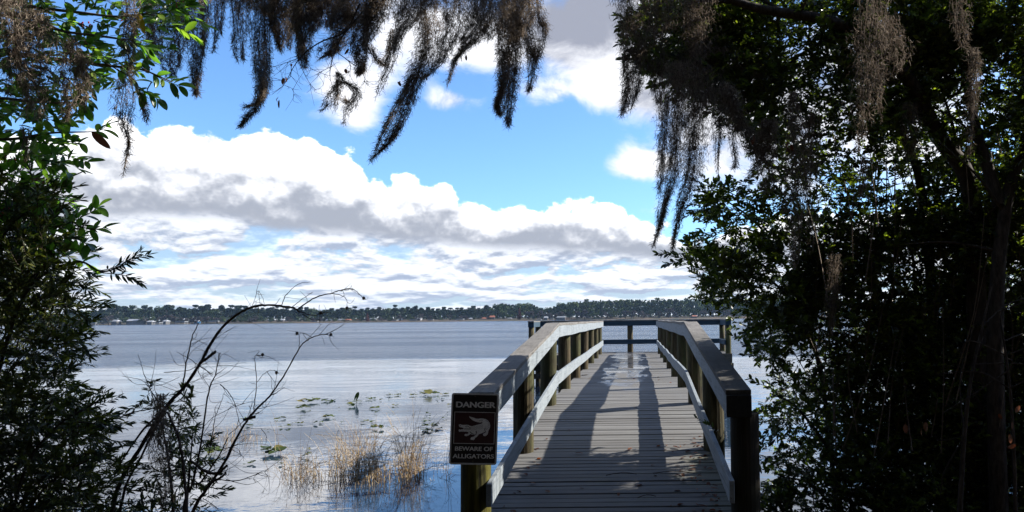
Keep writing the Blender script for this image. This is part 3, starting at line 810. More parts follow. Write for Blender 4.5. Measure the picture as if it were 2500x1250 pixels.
# ---- the dark small-leaved trees and shrubs on the right
SM = [spray(s, 12, 0.18, 0.056 if s < 4 else 0.072, 0.025 if s < 4 else 0.034, 48, whorl=s % 2 == 0) for s in range(8)]
right_mask = rowmask([(-260, 1560, 3200), (0, 1590, 3200), (60, 1530, 3200), (110, 1550, 3200), (170, 1590, 3200), (210, 1640, 3200), (240, 1730, 3200), (330, 1840, 3200), (430, 1895, 3200), (455, 1740, 3200),
                      (520, 1700, 3200), (560, 1725, 3200), (585, 1700, 3200), (625, 1690, 3200), (680, 1725, 3200), (740, 1730, 3200), (800, 1800, 3200), (850, 1850, 3200), (905, 1870, 3200), (960, 1845, 3200),
                      (1040, 1850, 3200), (1120, 1880, 3200), (1250, 1870, 3200), (1420, 1850, 3200)])
trees_r = [  # centre px, trunk polylines (px, px, depth), label, name
    ('shoreline_tree', (1800, 120), [[(2385, 1330, 7.4), (2385, 900, 7.4), (2372, 480, 7.4), (2290, 330, 7.2), (2200, 170, 7.0), (2050, 60, 6.8), (1850, 20, 6.7), (1700, -30, 6.7)]], 0.11, 'dark evergreen tree with small leaves whose moss draped limb reaches furthest toward the dock'),
    ('shoreline_tree', (2080, 200), [[(2300, 1330, 8.0), (2280, 800, 8.0), (2240, 420, 8.0), (2130, 200, 7.8), (2060, -20, 7.6)]], 0.07, 'evergreen tree with pale moss hanging down its front, behind the overhanging limb'),
    ('shoreline_tree', (2400, 150), [[(2440, 1330, 7.0), (2430, 800, 7.0), (2460, 480, 7.0), (2520, 300, 7.0), (2540, -50, 7.0)], [(2440, 500, 7.0), (2380, 300, 7.1), (2340, 80, 7.2)]], 0.09, 'forked dark tree at the right edge with yellow green sunlit leaves high up'),
    ('evergreen_shrub', (1840, 640), [[(2050, 1330, 8.0), (2010, 950, 8.1), (1950, 720, 8.2), (1860, 560, 8.2), (1760, 480, 8.2)], [(2010, 900, 8.1), (1900, 700, 8.2), (1740, 620, 8.2)]], 0.03, 'small leaved evergreen shrub jutting out past the right railing above the lake'),
    ('evergreen_shrub', (1930, 1050), [[(2120, 1340, 7.3), (2050, 1150, 7.4), (1950, 1000, 7.4), (1880, 960, 7.5)], [(2100, 1330, 7.2), (2000, 1200, 7.2), (1900, 1160, 7.3)]], 0.025, 'low thin shrub beside the near right railing with water showing through it'),
    ('evergreen_shrub', (2180, 850), [[(2200, 1340, 7.8), (2180, 1000, 7.8), (2150, 760, 7.8), (2120, 600, 7.8)], [(2240, 1340, 7.6), (2260, 900, 7.6), (2230, 640, 7.7)]], 0.03, 'dense nearly black thicket shrub in the middle of the right bank'),
    ('evergreen_shrub', (2430, 950), [[(2330, 1340, 6.6), (2360, 1000, 6.7), (2420, 700, 6.8)], [(2480, 1340, 6.6), (2470, 1000, 6.6), (2440, 760, 6.6)]], 0.03, 'tall dark shrub around the trunks at the right edge with a few rust coloured leaves'),
]
def P3(q): return at(q[0], q[1], q[2])
N = 34000
x = rng.uniform(1500, 3150, N * 3); y = rng.uniform(-250, 1400, N * 3)
ok = right_mask(x + rng.normal(0, 14, len(x)), y)
dens = 0.29 + 1.2 * vnoise(x, y, 95, 1) * (0.5 + vnoise(x, y, 260, 2))
# thinner where the photograph lets the sky or the water through
for cx, cy_, rx, ry, k in [(1915, 90, 60, 70, .75), (1935, 240, 45, 90, .6), (2060, 300, 50, 90, .6), (1925, 560, 60, 60, .35), (2230, 340, 40, 50, .5), (2460, 480, 45, 50, .8),
                           (1890, 950, 60, 90, .55), (1920, 1090, 90, 110, .72), (2010, 1190, 110, 80, .5), (2150, 1000, 50, 60, .4), (2180, 700, 50, 50, .4), (1650, 240, 60, 60, .6), (2200, 30, 40, 50, .5), (1790, 560, 60, 30, .5), (1990, 480, 60, 100, .4), (2420, 300, 30, 60, .4), (1800, 470, 60, 30, .3)]:
    dens *= 1 - k * np.exp(-((x-cx)/rx)**2 - ((y-cy_)/ry)**2)
dens *= np.where(x > 2550, np.where(y < 420, 0.12, 0.5), 1.0)
core = np.clip((x - 2050) / 250, 0, 1) * np.interp(y, [0, 500, 900], [0.30, 0.45, 0.7])
dens = dens + core * 0.6 * (x < 2550)
dens *= np.clip((y + 110) / 130, 0.05, 1.0)
ok &= rng.random(len(x)) < dens * 0.62
x, y = x[ok], y[ok]
dmin = np.interp(y, [-250, 300, 700, 1400], [6.6, 6.6, 7.2, 6.6]) + 0.4 * vnoise(x, y, 150, 4)
dmax = np.interp(y, [-250, 300, 700, 1400], [8.6, 8.8, 9.0, 8.6])
d = dmin + (dmax - dmin) * rng.random(len(x)) ** 1.2
P = atv(x, y, d)
keep = ~shades_dock(P) & ~dapple(P) & (P[:, 2] > 0.15)
l_ = P @ rd - LAT0; keep &= (l_ > 1.38) | (P[:, 2] > 2.35)
x, y, P = x[keep], y[keep], P[keep]; n = len(P)
print('right sprays', n)
axis = nrm(np.stack([rng.normal(-0.35, 0.9, n), rng.normal(-0.2, 0.9, n), rng.normal(0.15, 0.55, n)], 1))
up = nrm(np.stack([rng.normal(0.1, .45, n), rng.normal(0, .45, n), np.ones(n)], 1))
S = rng.uniform(0.7, 1.15, n)
cen = np.array([t[1] for t in trees_r], float)
wob = np.stack([vnoise(x, y, 90, 7) - .5, vnoise(x, y, 90, 8) - .5], 1) * 170
own = np.argmin(((np.stack([x, y], 1)[:, None] + wob[:, None] - cen[None])**2).sum(2), 1)
for i, (nm, c, trunks, r0, lab) in enumerate(trees_r):
    root = empty(nm, (0, 0, 0), lab, 'tree' if 'tree' in nm else 'shrub')
    for k, tr in enumerate(trunks):
        pts = [P3(q) for q in tr]
        if k == 0 or pts[0][2] < 0.6: pts[0] = pts[0].copy(); pts[0][2] = -0.2
        lineparts([(pts, r0 * (1 if k == 0 else 0.7), r0 * 0.25)], M_BARK, root, 'trunk' if k == 0 else 'branch', 9)
        Pl = smoothline(pts, 6)
        for j in range(9 if 'tree' in nm else 8):      # side limbs
            a = Pl[rng.integers(len(Pl)//3, len(Pl))]
            dr = nrm(rng.normal(0, 1, 3) * np.array([1.0, 0.45, 0.6]) + np.array([-0.15, 0.0, 0.35]))
            L = rng.uniform(0.35, 1.1)
            b = a + dr * L * 0.5 + rng.normal(0, .05, 3); cc = a + dr * L + np.array([0, 0, -0.08 * L]) + rng.normal(0, .06, 3)
            w_ = cc - CAM; dz_ = w_ @ Fv; ux, uy = PX + FPX * (w_ @ Rv) / dz_, 625 - FPX * (w_ @ Uv) / dz_
            if not right_mask(np.array([ux - 45]), np.array([uy]))[0]: continue
            if shades_dock(np.array([cc])).any() or (cc @ rd - LAT0) < 1.6 and cc[2] < 2.5: continue
            lineparts([([a, b, cc], r0 * 0.22, 0.004)], M_BARK, root, 'branch', 5)
    q = own == i
    foliage(P[q], axis[q], up[q], S[q], SM, M_SMALL, M_TWIG, root)
    trees_r[i] = (nm, c, trunks, r0, lab, root)
# many thin upright stems inside the thicket
tv = []
for k in range(150):
    x0 = rng.uniform(1980, 2600); d0 = rng.uniform(6.9, 8.4); y0 = rng.uniform(500, 1250)
    a = at(x0, y0, d0); h = rng.uniform(0.6, 1.8); lean = rng.normal(0, 0.18, 2)
    b = a + np.array([lean[0]*h*.5 + rng.normal(0,.04), lean[1]*h*.5, h*.5]); cc = a + np.array([lean[0]*h, lean[1]*h, h])
    if shades_dock(np.array([cc])).any(): continue
    tv.append(tube(smoothline([a, b, cc], 4), np.linspace(0.007, 0.003, 9), 3))
o = link('stems', npmesh('stems', *merge(tv)), M_TWIGL, trees_r[5][5]); o['kind'] = 'stuff'

# single leaves that can be picked out along the outline of the right foliage
def leafmeshes(n, L, W, seed, m, fine=True, widest=0.6):
    out = []
    for i in range(n):
        r = random.Random(seed + i); V, F = (leaf_fine if fine else leaf_geo)(L * r.uniform(.85, 1.15), W * r.uniform(.85, 1.15), r.uniform(.1, .4), r.uniform(0, .3), widest=widest) if fine else leaf_geo(L, W)
        me = npmesh('leaf', V, F, True); me.materials.append(m); out.append(me)
    return out
def put_leaf(me, p, axis, up, s, parent, name='leaf'):
    Rm = rotmat(np.array([axis], float), np.array([up], float))[0]
    o = bpy.data.objects.new(name, me); COL.objects.link(o); o.parent = parent
    Mx = Matrix(((Rm[0][0], Rm[0][1], Rm[0][2], p[0]), (Rm[1][0], Rm[1][1], Rm[1][2], p[1]), (Rm[2][0], Rm[2][1], Rm[2][2], p[2]), (0, 0, 0, 1)))
    o.matrix_local = Mx @ Matrix.Scale(s, 4); return o
def sprig(pts, parent, meshes, nleaf, m_twig, r0=0.004, ang=50, spread=0.5, s=(0.75, 1.15), whorl=True, start=0.25):
    P = smoothline([P3(q) for q in pts], 8); V, F = tube(P, np.linspace(r0, 0.0015, len(P)), 4)
    link('twig', npmesh('twig', V, F, True), m_twig, parent)
    for i in range(nleaf):
        t = start + (1 - start) * (i / max(1, nleaf - 1)) ** 0.8
        j = min(len(P) - 2, int(t * (len(P) - 1))); tg = nrm(P[j+1] - P[j])
        a = R_(ang * (1.1 - 0.6 * t) + rng.uniform(-15, 15)) * (1 if i % 2 else -1)
        sd = nrm(np.cross(tg, Fv + rng.normal(0, spread, 3)))
        ax = tg * math.cos(a) + sd * math.sin(a) + rng.normal(0, 0.12, 3)
        up_ = np.array([rng.normal(0, .5), rng.normal(-.4, .5), 1.0])
        put_leaf(meshes[rng.integers(len(meshes))], P[j] + (P[j+1] - P[j]) * rng.random(), ax, up_, rng.uniform(*s), parent)
SL = leafmeshes(5, 0.072, 0.031, 3, M_SMALLO, widest=0.62)
shr = trees_r[3][5]; shr2 = trees_r[4][5]; tre = trees_r[0][5]
for pts, n_ in [([(1790, 545, 8.2), (1745, 500, 8.1), (1715, 455, 8.1)], 18), ([(1800, 480, 8.2), (1770, 460, 8.2), (1755, 440, 8.2)], 10), ([(1780, 520, 8.2), (1730, 515, 8.1), (1698, 522, 8.1)], 12),
                ([(1760, 580, 8.2), (1710, 570, 8.1), (1672, 585, 8.1)], 14), ([(1760, 660, 8.2), (1690, 640, 8.1), (1650, 625, 8.1), (1603, 618, 8.0)], 34), ([(1760, 655, 8.2), (1700, 632, 8.1), (1650, 640, 8.1), (1625, 645, 8.0)], 22), ([(1780, 690, 8.2), (1730, 660, 8.1), (1690, 650, 8.1)], 10),
                ([(1800, 720, 8.2), (1750, 705, 8.2), (1722, 690, 8.1)], 10), ([(1820, 760, 8.2), (1770, 750, 8.2), (1735, 735, 8.2)], 12)]:
    sprig(pts, shr, SL, int(n_ * 1.3), M_TWIG)
for pts, n_ in [([(1880, 880, 7.6), (1840, 850, 7.6), (1812, 836, 7.6), (1787, 818, 7.6)], 13), ([(1870, 810, 7.6), (1840, 800, 7.6), (1825, 800, 7.6)], 8), ([(1890, 950, 7.5), (1850, 935, 7.5), (1830, 925, 7.5)], 10),
                ([(1900, 1060, 7.4), (1865, 1070, 7.3), (1850, 1100, 7.3)], 8), ([(1910, 1110, 7.4), (1870, 1120, 7.3), (1848, 1150, 7.3)], 8), ([(1960, 1180, 7.3), (1880, 1190, 7.3), (1850, 1215, 7.2)], 9), ([(1930, 1030, 7.4), (1900, 1060, 7.3), (1890, 1080, 7.3)], 7)]:
    sprig(pts, shr2, SL, n_, M_TWIG)
for pts, n_ in [([(1640, 90, 6.8), (1570, 70, 6.8), (1505, 40, 6.8)], 12), ([(1640, 140, 6.8), (1570, 120, 6.8), (1530, 135, 6.8)], 10), ([(1700, 180, 6.8), (1640, 170, 6.8), (1580, 175, 6.8)], 12), ([(1690, 60, 6.8), (1640, 30, 6.8), (1590, 25, 6.8)], 10),
                ([(1800, 230, 6.9), (1740, 210, 6.9), (1680, 205, 6.9)], 12)]:
    sprig(pts, tre, SL, n_, M_TWIG)
# sprig poking through the right railing
sprig([(1760, 1070, 6.9), (1735, 1040, 6.8), (1700, 1020, 6.75)], shr2, SL, 13, M_TWIG, s=(0.5, 0.8))

# ---- broad-leaved tree at upper left
def TT(nm, lab, cat='tree'): return empty(nm, (0, 0, 0), lab, cat)
bay = TT('broadleaf_tree', 'broad leaved evergreen with large glossy oval leaves and red berries at upper left')
BD = 5.6
bl_tr = [([(-190, 1400, 5.8), (-170, 800, 5.8), (-120, 350, 5.8), (-60, 120, 5.7), (20, -80, 5.7)], 0.05, 0.02)]
lineparts([([P3(q) for q in p], a, b) for p, a, b in bl_tr], M_BARK, bay, 'trunk', 8)
limbs = [[(-60, -10, 5.7), (70, 15, 5.6), (190, 30, 5.6), (300, 40, 5.5), (420, 20, 5.5)], [(-100, 40, 5.7), (60, 40, 5.6), (150, 75, 5.5), (250, 88, 5.5), (330, 100, 5.5)],
         [(-100, 120, 5.7), (100, 140, 5.6), (260, 160, 5.5), (345, 170, 5.5), (420, 200, 5.4)], [(-100, 330, 5.8), (20, 340, 5.7), (120, 325, 5.6), (215, 322, 5.5)],
         [(-110, 450, 5.8), (0, 440, 5.7), (100, 460, 5.6), (200, 420, 5.5)], [(-110, 560, 5.8), (0, 560, 5.7), (100, 560, 5.6), (200, 540, 5.5)], [(-110, 250, 5.8), (0, 240, 5.7), (90, 250, 5.6), (180, 250, 5.5)]]
lineparts([([P3(q) for q in p], 0.016, 0.004) for p in limbs], M_TWIGL, bay, 'branch', 6)
BL = leafmeshes(6, 0.116, 0.047, 31, M_BAYO, widest=0.6)
cnt = 0
for pts, n_ in [([(345, 165, 5.5), (400, 195, 5.45), (440, 210, 5.4)], 12), ([(370, 200, 5.5), (360, 225, 5.45), (390, 245, 5.4)], 9), ([(215, 322, 5.5), (240, 320, 5.45), (265, 305, 5.4)], 9), ([(150, 300, 5.6), (190, 270, 5.5), (205, 260, 5.4)], 7),
                ([(100, 370, 5.6), (160, 380, 5.5), (215, 395, 5.4)], 12), ([(90, 390, 5.6), (150, 400, 5.5), (170, 440, 5.4)], 9), ([(130, 560, 5.5), (190, 535, 5.4), (245, 505, 5.35)], 14), ([(170, 540, 5.5), (220, 560, 5.4), (260, 555, 5.35)], 8),
                ([(120, 570, 5.5), (190, 585, 5.4), (215, 600, 5.35)], 10), ([(60, 480, 5.6), (120, 500, 5.5), (180, 510, 5.4)], 10), ([(300, 40, 5.5), (400, 30, 5.4), (470, 10, 5.4)], 16), ([(250, 90, 5.5), (310, 100, 5.4), (370, 120, 5.4)], 15),
                ([(230, 50, 5.5), (290, 70, 5.4), (340, 60, 5.4)], 12), ([(150, 70, 5.5), (200, 110, 5.4), (260, 130, 5.4)], 12), ([(40, 330, 5.6), (110, 350, 5.5), (200, 350, 5.4)], 12), ([(150, 180, 5.5), (190, 220, 5.4), (210, 260, 5.4)], 9),
                ([(0, 500, 5.6), (60, 530, 5.5), (120, 540, 5.4)], 12), ([(0, 430, 5.6), (60, 450, 5.5), (90, 480, 5.4)], 10), ([(0, 600, 5.5), (60, 590, 5.4), (110, 600, 5.4)], 12), ([(250, 150, 5.5), (320, 190, 5.4), (350, 230, 5.4)], 9), ([(50, 260, 5.6), (110, 270, 5.5), (170, 290, 5.4)], 12)]:
    sprig(pts, bay, BL, n_, M_TWIG, r0=0.005, ang=55); cnt += n_
print('bay leaves', cnt)
BSP = [spray(40 + s, 8, 0.2, 0.105, 0.042, 50, whorl=True, fine=True) for s in range(4)]
mA_ = rowmask([(-200, -500, 520), (0, -500, 470), (60, -500, 420), (110, -500, 380), (160, -500, 330), (200, -500, 260), (300, -500, 170), (400, -500, 130), (480, -500, 150), (600, -500, 190), (640, -500, 120)])
x = rng.uniform(-500, 560, 3800); y = rng.uniform(-220, 640, 3800)
q = mA_(x, y) & (rng.random(len(x)) < 0.15 + vnoise(x, y, 80, 5) * 0.55); x, y = x[q], y[q]; n = len(x)
P = atv(x, y, rng.uniform(5.3, 6.6, n))
foliage(P, nrm(np.stack([rng.normal(.3, .8, n), rng.normal(0, .8, n), rng.normal(0, .5, n)], 1)), nrm(np.stack([rng.normal(.2, .4, n), rng.normal(-.1, .4, n), np.ones(n)], 1)), rng.uniform(.75, 1.1, n), BSP, M_BAY, M_TWIG, bay)
# berries, one bunch at a time
for bx, by in [(205, 58), (212, 62), (195, 112), (318, 46), (350, 88), (85, 440), (100, 438), (20, 385), (8, 515), (358, 176), (430, 4)]:
    mb = bmesh.new()
    for k in range(7):
        p = at(bx + rng.normal(0, 9), by + rng.normal(0, 5), 5.35)
        bmesh.ops.create_icosphere(mb, subdivisions=1, radius=0.006, matrix=Matrix.Translation(Vector(p)))
    me = bpy.data.meshes.new('berry_bunch'); mb.to_mesh(me); mb.free(); link('berry_bunch', me, M_BERRY, bay)
# one yellow and one brown leaf
YL = leafmeshes(1, 0.15, 0.055, 77, M_YELLOW)[0]; DL = leafmeshes(1, 0.16, 0.065, 78, M_DEAD)[0]
o = put_leaf(YL, at(336, 28, 5.3), nrm(-Uv + 0.25 * Rv), -Fv + 0.3 * Rv, 0.9, bay, 'yellow_leaf'); o['label'] = 'single yellow leaf hanging among the green ones'
o = put_leaf(DL, at(224, 322, 5.3), nrm(0.75 * Rv - 0.7 * Uv), -Fv + 0.4 * Uv, 0.9, bay, 'dead_leaf'); o['label'] = 'brown withered leaf at the end of a twig'

# ---- narrow-leaved shrub at lower left
wil = TT('narrow_leaf_shrub', 'bushy dark shrub with narrow willow like leaves filling the lower left', 'shrub')
lineparts([([P3(q) for q in p], 0.013, 0.004) for p in [[(-60, 1400, 5.6), (-40, 1000, 5.6), (20, 800, 5.5), (110, 640, 5.4)], [(0, 1400, 5.4), (60, 1150, 5.4), (140, 1040, 5.3), (240, 980, 5.2)],
          [(-30, 1000, 5.5), (60, 720, 5.4), (180, 640, 5.3), (250, 663, 5.2), (320, 640, 5.2)], [(-60, 700, 5.6), (20, 560, 5.5), (90, 500, 5.4)], [(30, 1300, 5.3), (120, 1180, 5.3), (220, 1120, 5.2)]]], M_BARK, wil, 'branch', 6)
NSP = [spray(60 + s, 20, 0.25, 0.066, 0.0155, 42, whorl=True) for s in range(6)]
mW = rowmask([(470, -500, 90), (560, -500, 130), (620, -500, 150), (680, -500, 170), (740, -500, 165), (800, -500, 160), (850, -500, 175), (900, -500, 150), (950, -500, 140), (980, -500, 210), (1040, -500, 215), (1080, -500, 200), (1130, -500, 235), (1250, -500, 240), (1400, -500, 240)])
x = rng.uniform(-500, 260, 6200); y = rng.uniform(470, 1400, 6200)
q = mW(x, y) & (rng.random(len(x)) < 0.3 + vnoise(x, y, 70, 9) * 0.9); x, y = x[q], y[q]; n = len(x); print('willow', n)
P = atv(x, y, rng.uniform(5.1, 6.6, n))
foliage(P, nrm(np.stack([rng.normal(.55, .6, n), rng.normal(0, .6, n), rng.normal(0.15, .45, n)], 1)), nrm(np.stack([rng.normal(.2, .5, n), rng.normal(-.1, .5, n), np.ones(n)], 1)), rng.uniform(.75, 1.15, n), NSP, M_NARROW, M_TWIG, wil)
NL = leafmeshes(4, 0.066, 0.016, 91, M_NARROWO, widest=0.5)
for pts, n_ in [([(230, 663, 5.2), (290, 650, 5.15), (345, 612, 5.1)], 34), ([(240, 665, 5.2), (300, 672, 5.15), (345, 690, 5.1)], 30), ([(270, 655, 5.2), (310, 640, 5.15), (362, 622, 5.1)], 26), ([(150, 690, 5.3), (190, 690, 5.2), (222, 715, 5.2)], 16), ([(140, 740, 5.3), (180, 755, 5.2), (215, 780, 5.2)], 18),
                ([(140, 840, 5.3), (190, 835, 5.2), (218, 870, 5.2)], 16), ([(180, 1010, 5.2), (240, 990, 5.2), (300, 965, 5.1)], 20), ([(190, 1030, 5.2), (250, 1035, 5.2), (303, 1045, 5.1)], 20), ([(200, 1000, 5.2), (235, 980, 5.2), (255, 960, 5.1)], 14),
                ([(200, 1110, 5.2), (230, 1100, 5.2), (255, 1120, 5.1)], 12), ([(140, 900, 5.3), (170, 900, 5.2), (195, 890, 5.2)], 12), ([(160, 690, 5.2), (190, 660, 5.2), (225, 665, 5.2)], 12)]:
    sprig(pts, wil, NL, n_, M_TWIG, ang=40)

# ---- small leafy shrub behind the bare branches
sm2 = TT('young_shrub', 'small narrow leaved shrub at the water edge behind the bare branches', 'shrub')
lineparts([([P3(q) for q in p], 0.014, 0.004) for p in [[(430, 1400, 5.9), (420, 1200, 5.9), (400, 1060, 5.9), (370, 960, 5.9)], [(440, 1400, 5.9), (460, 1180, 5.8), (470, 1060, 5.8)]]], M_BARK, sm2, 'branch', 5)
mS = rowmask([(945, 345, 375), (980, 350, 400), (1010, 370, 480), (1060, 380, 495), (1110, 380, 490), (1180, 270, 490), (1250, 260, 480), (1380, 240, 480)])
x = rng.uniform(230, 500, 620); y = rng.uniform(940, 1380, 620); q = mS(x, y) & (rng.random(len(x)) < np.where(x < 360, .35, .6)); x, y = x[q], y[q]; n = len(x)
P = atv(x, y, rng.uniform(5.6, 6.2, n))
foliage(P, nrm(np.stack([rng.normal(0, .8, n), rng.normal(0, .6, n), rng.normal(-0.1, .5, n)], 1)), nrm(np.stack([rng.normal(.2, .5, n), rng.normal(-.1, .5, n), np.ones(n)], 1)), rng.uniform(.7, 1.0, n), NSP, M_NARROW, M_TWIG, sm2)

# ---- bare arching branches
def C8(pts, d0, d1):
    m = len(pts); return [at(250 + x_ / 2.083, 650 + y_ / 2.083, d0 + (d1 - d0) * i / max(1, m - 1)) for i, (x_, y_) in enumerate(pts)]
bare = TT('bare_shrub', 'leafless shrub with one long branch arching over the far shoreline', 'shrub')
bb = [([(30,1450),(50,1250),(100,1080),(220,880),(320,720),(420,610),(500,490),(560,380),(620,300),(700,235),(780,203),(860,198),(960,210),(990,220)], 5.6, 5.2, .021, .007),
      ([(60,1460),(110,1150),(200,960),(325,725),(400,640)], 5.65, 5.4, .014, .006),
      ([(990,220),(1080,160),(1160,138),(1230,118),(1280,120),(1330,163)], 5.2, 5.1, .006, .0025), ([(1160,138),(1220,150),(1243,175),(1243,215)], 5.15, 5.1, .0035, .0015),
      ([(975,212),(1060,250),(1110,240),(1160,236)], 5.2, 5.1, .005, .0015), ([(990,225),(1050,262),(1075,280)], 5.2, 5.15, .004, .0015), ([(910,200),(940,140),(1000,90),(1055,80)], 5.2, 5.1, .0035, .0015), ([(960,210),(1040,150),(1070,132)], 5.2, 5.1, .0035, .0015),
      ([(765,200),(780,150),(793,125),(815,160),(824,195)], 5.25, 5.2, .002, .0015), ([(793,125),(800,190)], 5.25, 5.2, .0015, .0015), ([(880,195),(905,160)], 5.2, 5.2, .0025, .0015), ([(795,205),(790,260)], 5.2, 5.2, .003, .0015), ([(1103,195),(1108,300)], 5.1, 5.1, .002, .0015),
      ([(500,490),(540,462),(575,435)], 5.4, 5.3, .012, .011), ([(410,600),(430,470),(460,350),(500,270)], 5.45, 5.3, .007, .003), ([(290,700),(240,620),(210,540),(180,450)], 5.5, 5.3, .005, .0015), ([(240,620),(200,580),(100,558)], 5.45, 5.3, .003, .0015), ([(225,605),(300,603),(390,565)], 5.4, 5.3, .003, .0015),
      ([(400,1450),(420,1200),(460,1100),(500,900),(540,640),(575,550),(595,440)], 5.4, 5.25, .015, .003), ([(600,440),(575,550)], 5.25, 5.25, .002, .003), ([(315,540),(430,530),(500,510),(560,560)], 5.3, 5.25, .003, .002), ([(380,435),(470,490),(560,550)], 5.3, 5.25, .002, .003), ([(630,515),(575,555)], 5.3, 5.25, .0015, .003),
      ([(430,1450),(460,1250),(540,1120),(620,1000),(700,840),(770,740),(850,660),(920,560),(1000,420),(1050,370),(1110,348),(1160,350)], 5.3, 5.1, .017, .0025), ([(770,740),(785,590),(775,470),(790,452),(815,452)], 5.2, 5.1, .004, .0015), ([(785,590),(830,540),(870,528),(885,540)], 5.2, 5.1, .0025, .0015),
      ([(850,660),(890,640),(925,615)], 5.15, 5.1, .005, .0015), ([(1002,415),(1000,342)], 5.1, 5.1, .003, .0015), ([(785,600),(750,590)], 5.1, 5.1, .002, .001), ([(865,630),(858,560)], 5.1, 5.1, .002, .001), ([(1115,350),(1130,400)], 5.1, 5.1, .0015, .001),
      ([(600,600),(640,640),(670,690),(690,770),(710,830)], 5.3, 5.2, .004, .002), ([(430,740),(480,800),(500,830),(560,770),(660,720),(720,695)], 5.3, 5.2, .003, .0015), ([(330,740),(370,830),(400,930),(420,1100),(430,1250),(440,1440)], 5.45, 5.3, .010, .013),
      ([(450,990),(520,1040),(580,1055),(632,1015)], 5.2, 5.15, .013, .010), ([(560,1100),(620,1060),(625,1050)], 5.2, 5.15, .009, .008), ([(570,1085),(680,1090),(780,1060),(840,1040)], 5.2, 5.0, .006, .001), ([(630,1085),(740,1110),(830,1075)], 5.15, 5.0, .0035, .001), ([(460,1110),(560,1085),(600,1080)], 5.25, 5.2, .006, .004),
      ([(510,1180),(560,1210),(600,1250)], 5.2, 5.1, .003, .0015), ([(390,930),(385,800),(400,700)], 5.4, 5.3, .007, .003), ([(540,960),(560,860),(570,780),(600,700),(620,640)], 5.3, 5.2, .005, .0015), ([(60,1050),(200,840),(330,720)], 5.6, 5.4, .007, .009), ([(70,780),(150,745),(250,725),(330,710)], 5.5, 5.4, .003, .006), ([(500,1100),(600,950),(640,870)], 5.25, 5.2, .009, .004),
      ([(640,860),(740,770),(800,740)], 5.2, 5.15, .003, .002), ([(620,930),(700,905),(800,902),(870,920)], 5.2, 5.0, .003, .001), ([(720,780),(775,765)], 5.15, 5.12, .013, .011), ([(700,840),(780,825),(880,835)], 5.15, 5.05, .0025, .001), ([(640,920),(690,930),(720,990)], 5.15, 5.05, .002, .001)]
starts = []
for pts, d0, d1, r0, r1 in bb:
    Pw = C8(pts, d0, d1); P = smoothline(Pw, 7); rad = (r1 * .9 + (r0 * .8 - r1 * .9) * (1 - np.linspace(0, 1, len(P))) ** 1.35) * rng.uniform(.9, 1.12, len(P))
    V, F = tube(P + rng.normal(0, .0015, P.shape), rad, 6); link('branch', npmesh('branch', V, F, True), M_TWIG if r0 < 0.012 else M_BARK, bare)
    starts.append((P, r0))
tv = []
for P, r0 in starts:                # fine random twigs, forking
    for k in range(int(len(P) * (0.32 if r0 > .005 else 0.12))):
        i = rng.integers(2, len(P) - 1); a = P[i]; tg = nrm(P[i] - P[i-1]); L = rng.uniform(.06, .3)
        if at(0,0,1)[2] and a[2] > 2.25: L *= 0.25
        dr = nrm(tg + rng.normal(0, .8, 3) * np.array([1, .5, 1])); q = [a, a + dr*L*.5 + rng.normal(0, .012, 3), a + dr*L + rng.normal(0, .03, 3) + np.array([0, 0, .03*L])]
        Q = smoothline(q, 4); tv.append(tube(Q, np.linspace(.0022, .0009, len(Q)), 3))
        if rng.random() < .5:
            e = q[1]; dr2 = nrm(dr + rng.normal(0, .7, 3)); tv.append(tube(np.array([e, e + dr2*L*.25, e + dr2*L*.45 + rng.normal(0,.01,3)]), np.array([.0014, .001, .0008]), 3))
o = link('fine_twigs', npmesh('fine_twigs', *merge(tv)), M_TWIG, bare); o['kind'] = 'stuff'
for px, py in [(888, 728), (847, 752), (675, 910), (641, 866), (725, 814), (808, 817), (783, 764)]:   # dry seed heads
    mb = bmesh.new(); bmesh.ops.create_icosphere(mb, subdivisions=1, radius=0.011, matrix=Matrix.Translation(Vector(at(px, py, 5.1))) @ Matrix.Diagonal((1, .8, 1.2, 1)))
    me = bpy.data.meshes.new('seed_head'); mb.to_mesh(me); mb.free(); link('seed_head', me, M_TWIG, bare)

# ------------------------------------------------------------------ overhead limb and the woods behind the viewer (they make the shade)
wood = link('woodland', None) if False else None
n = 60000
x = rng.uniform(-26, 26, n); y = rng.uniform(-16, 1.5, n); z = rng.uniform(0.2, 11, n)
r = np.hypot(x, y); q = (r > 3.4) & (z < 11.5) & ~((np.abs(x) < 3.3) & (y > -3.2))
q &= ~((y > -1) & (np.abs(x) < 7))
P = np.stack([x, y, z], 1)[q]
x = rng.uniform(-9, 11, 36000); y = rng.uniform(-7, 8.5, 36000); z = 5.0 + 3.2 * rng.random(36000) + 0.10 * np.maximum(0, np.abs(x) - 5) 
P2 = np.stack([x, y, z], 1)
tel = (P2[:, 2] - CAMZ) / np.maximum(P2[:, 1], 0.01)
q2 = (P2[:, 1] < 0) | (tel > 0.50); P2 = P2[q2 & (vnoise(P2[:, 0] * 10, P2[:, 1] * 10, 14, 3) > 0.18)]
P2 = P2[(P2[:, 1] < 3.2) | ((P2[:, 1] > 5.6) & (P2[:, 0] < 0.8) & (P2[:, 2] < 6.6) & (rng.random(len(P2)) < 0.45))]
P = np.vstack([P, P2]); P = P[~shades_dock(P) & ~dapple(P)]; n = len(P)
lv, lf = leaf_geo(0.30, 0.16, 0.3, 0.1)
axis = nrm(rng.normal(0, 1, (n, 3))); up = nrm(rng.normal(0, .7, (n, 3)) + np.array([0, 0, .6]))
V, F = stamp(lv, lf, P, rotmat(axis, up), rng.uniform(.7, 1.5, n))
n3 = 30000; P3_ = np.stack([rng.uniform(-70, 70, n3), -4 - 24 * rng.random(n3), rng.uniform(0, 19, n3)], 1)
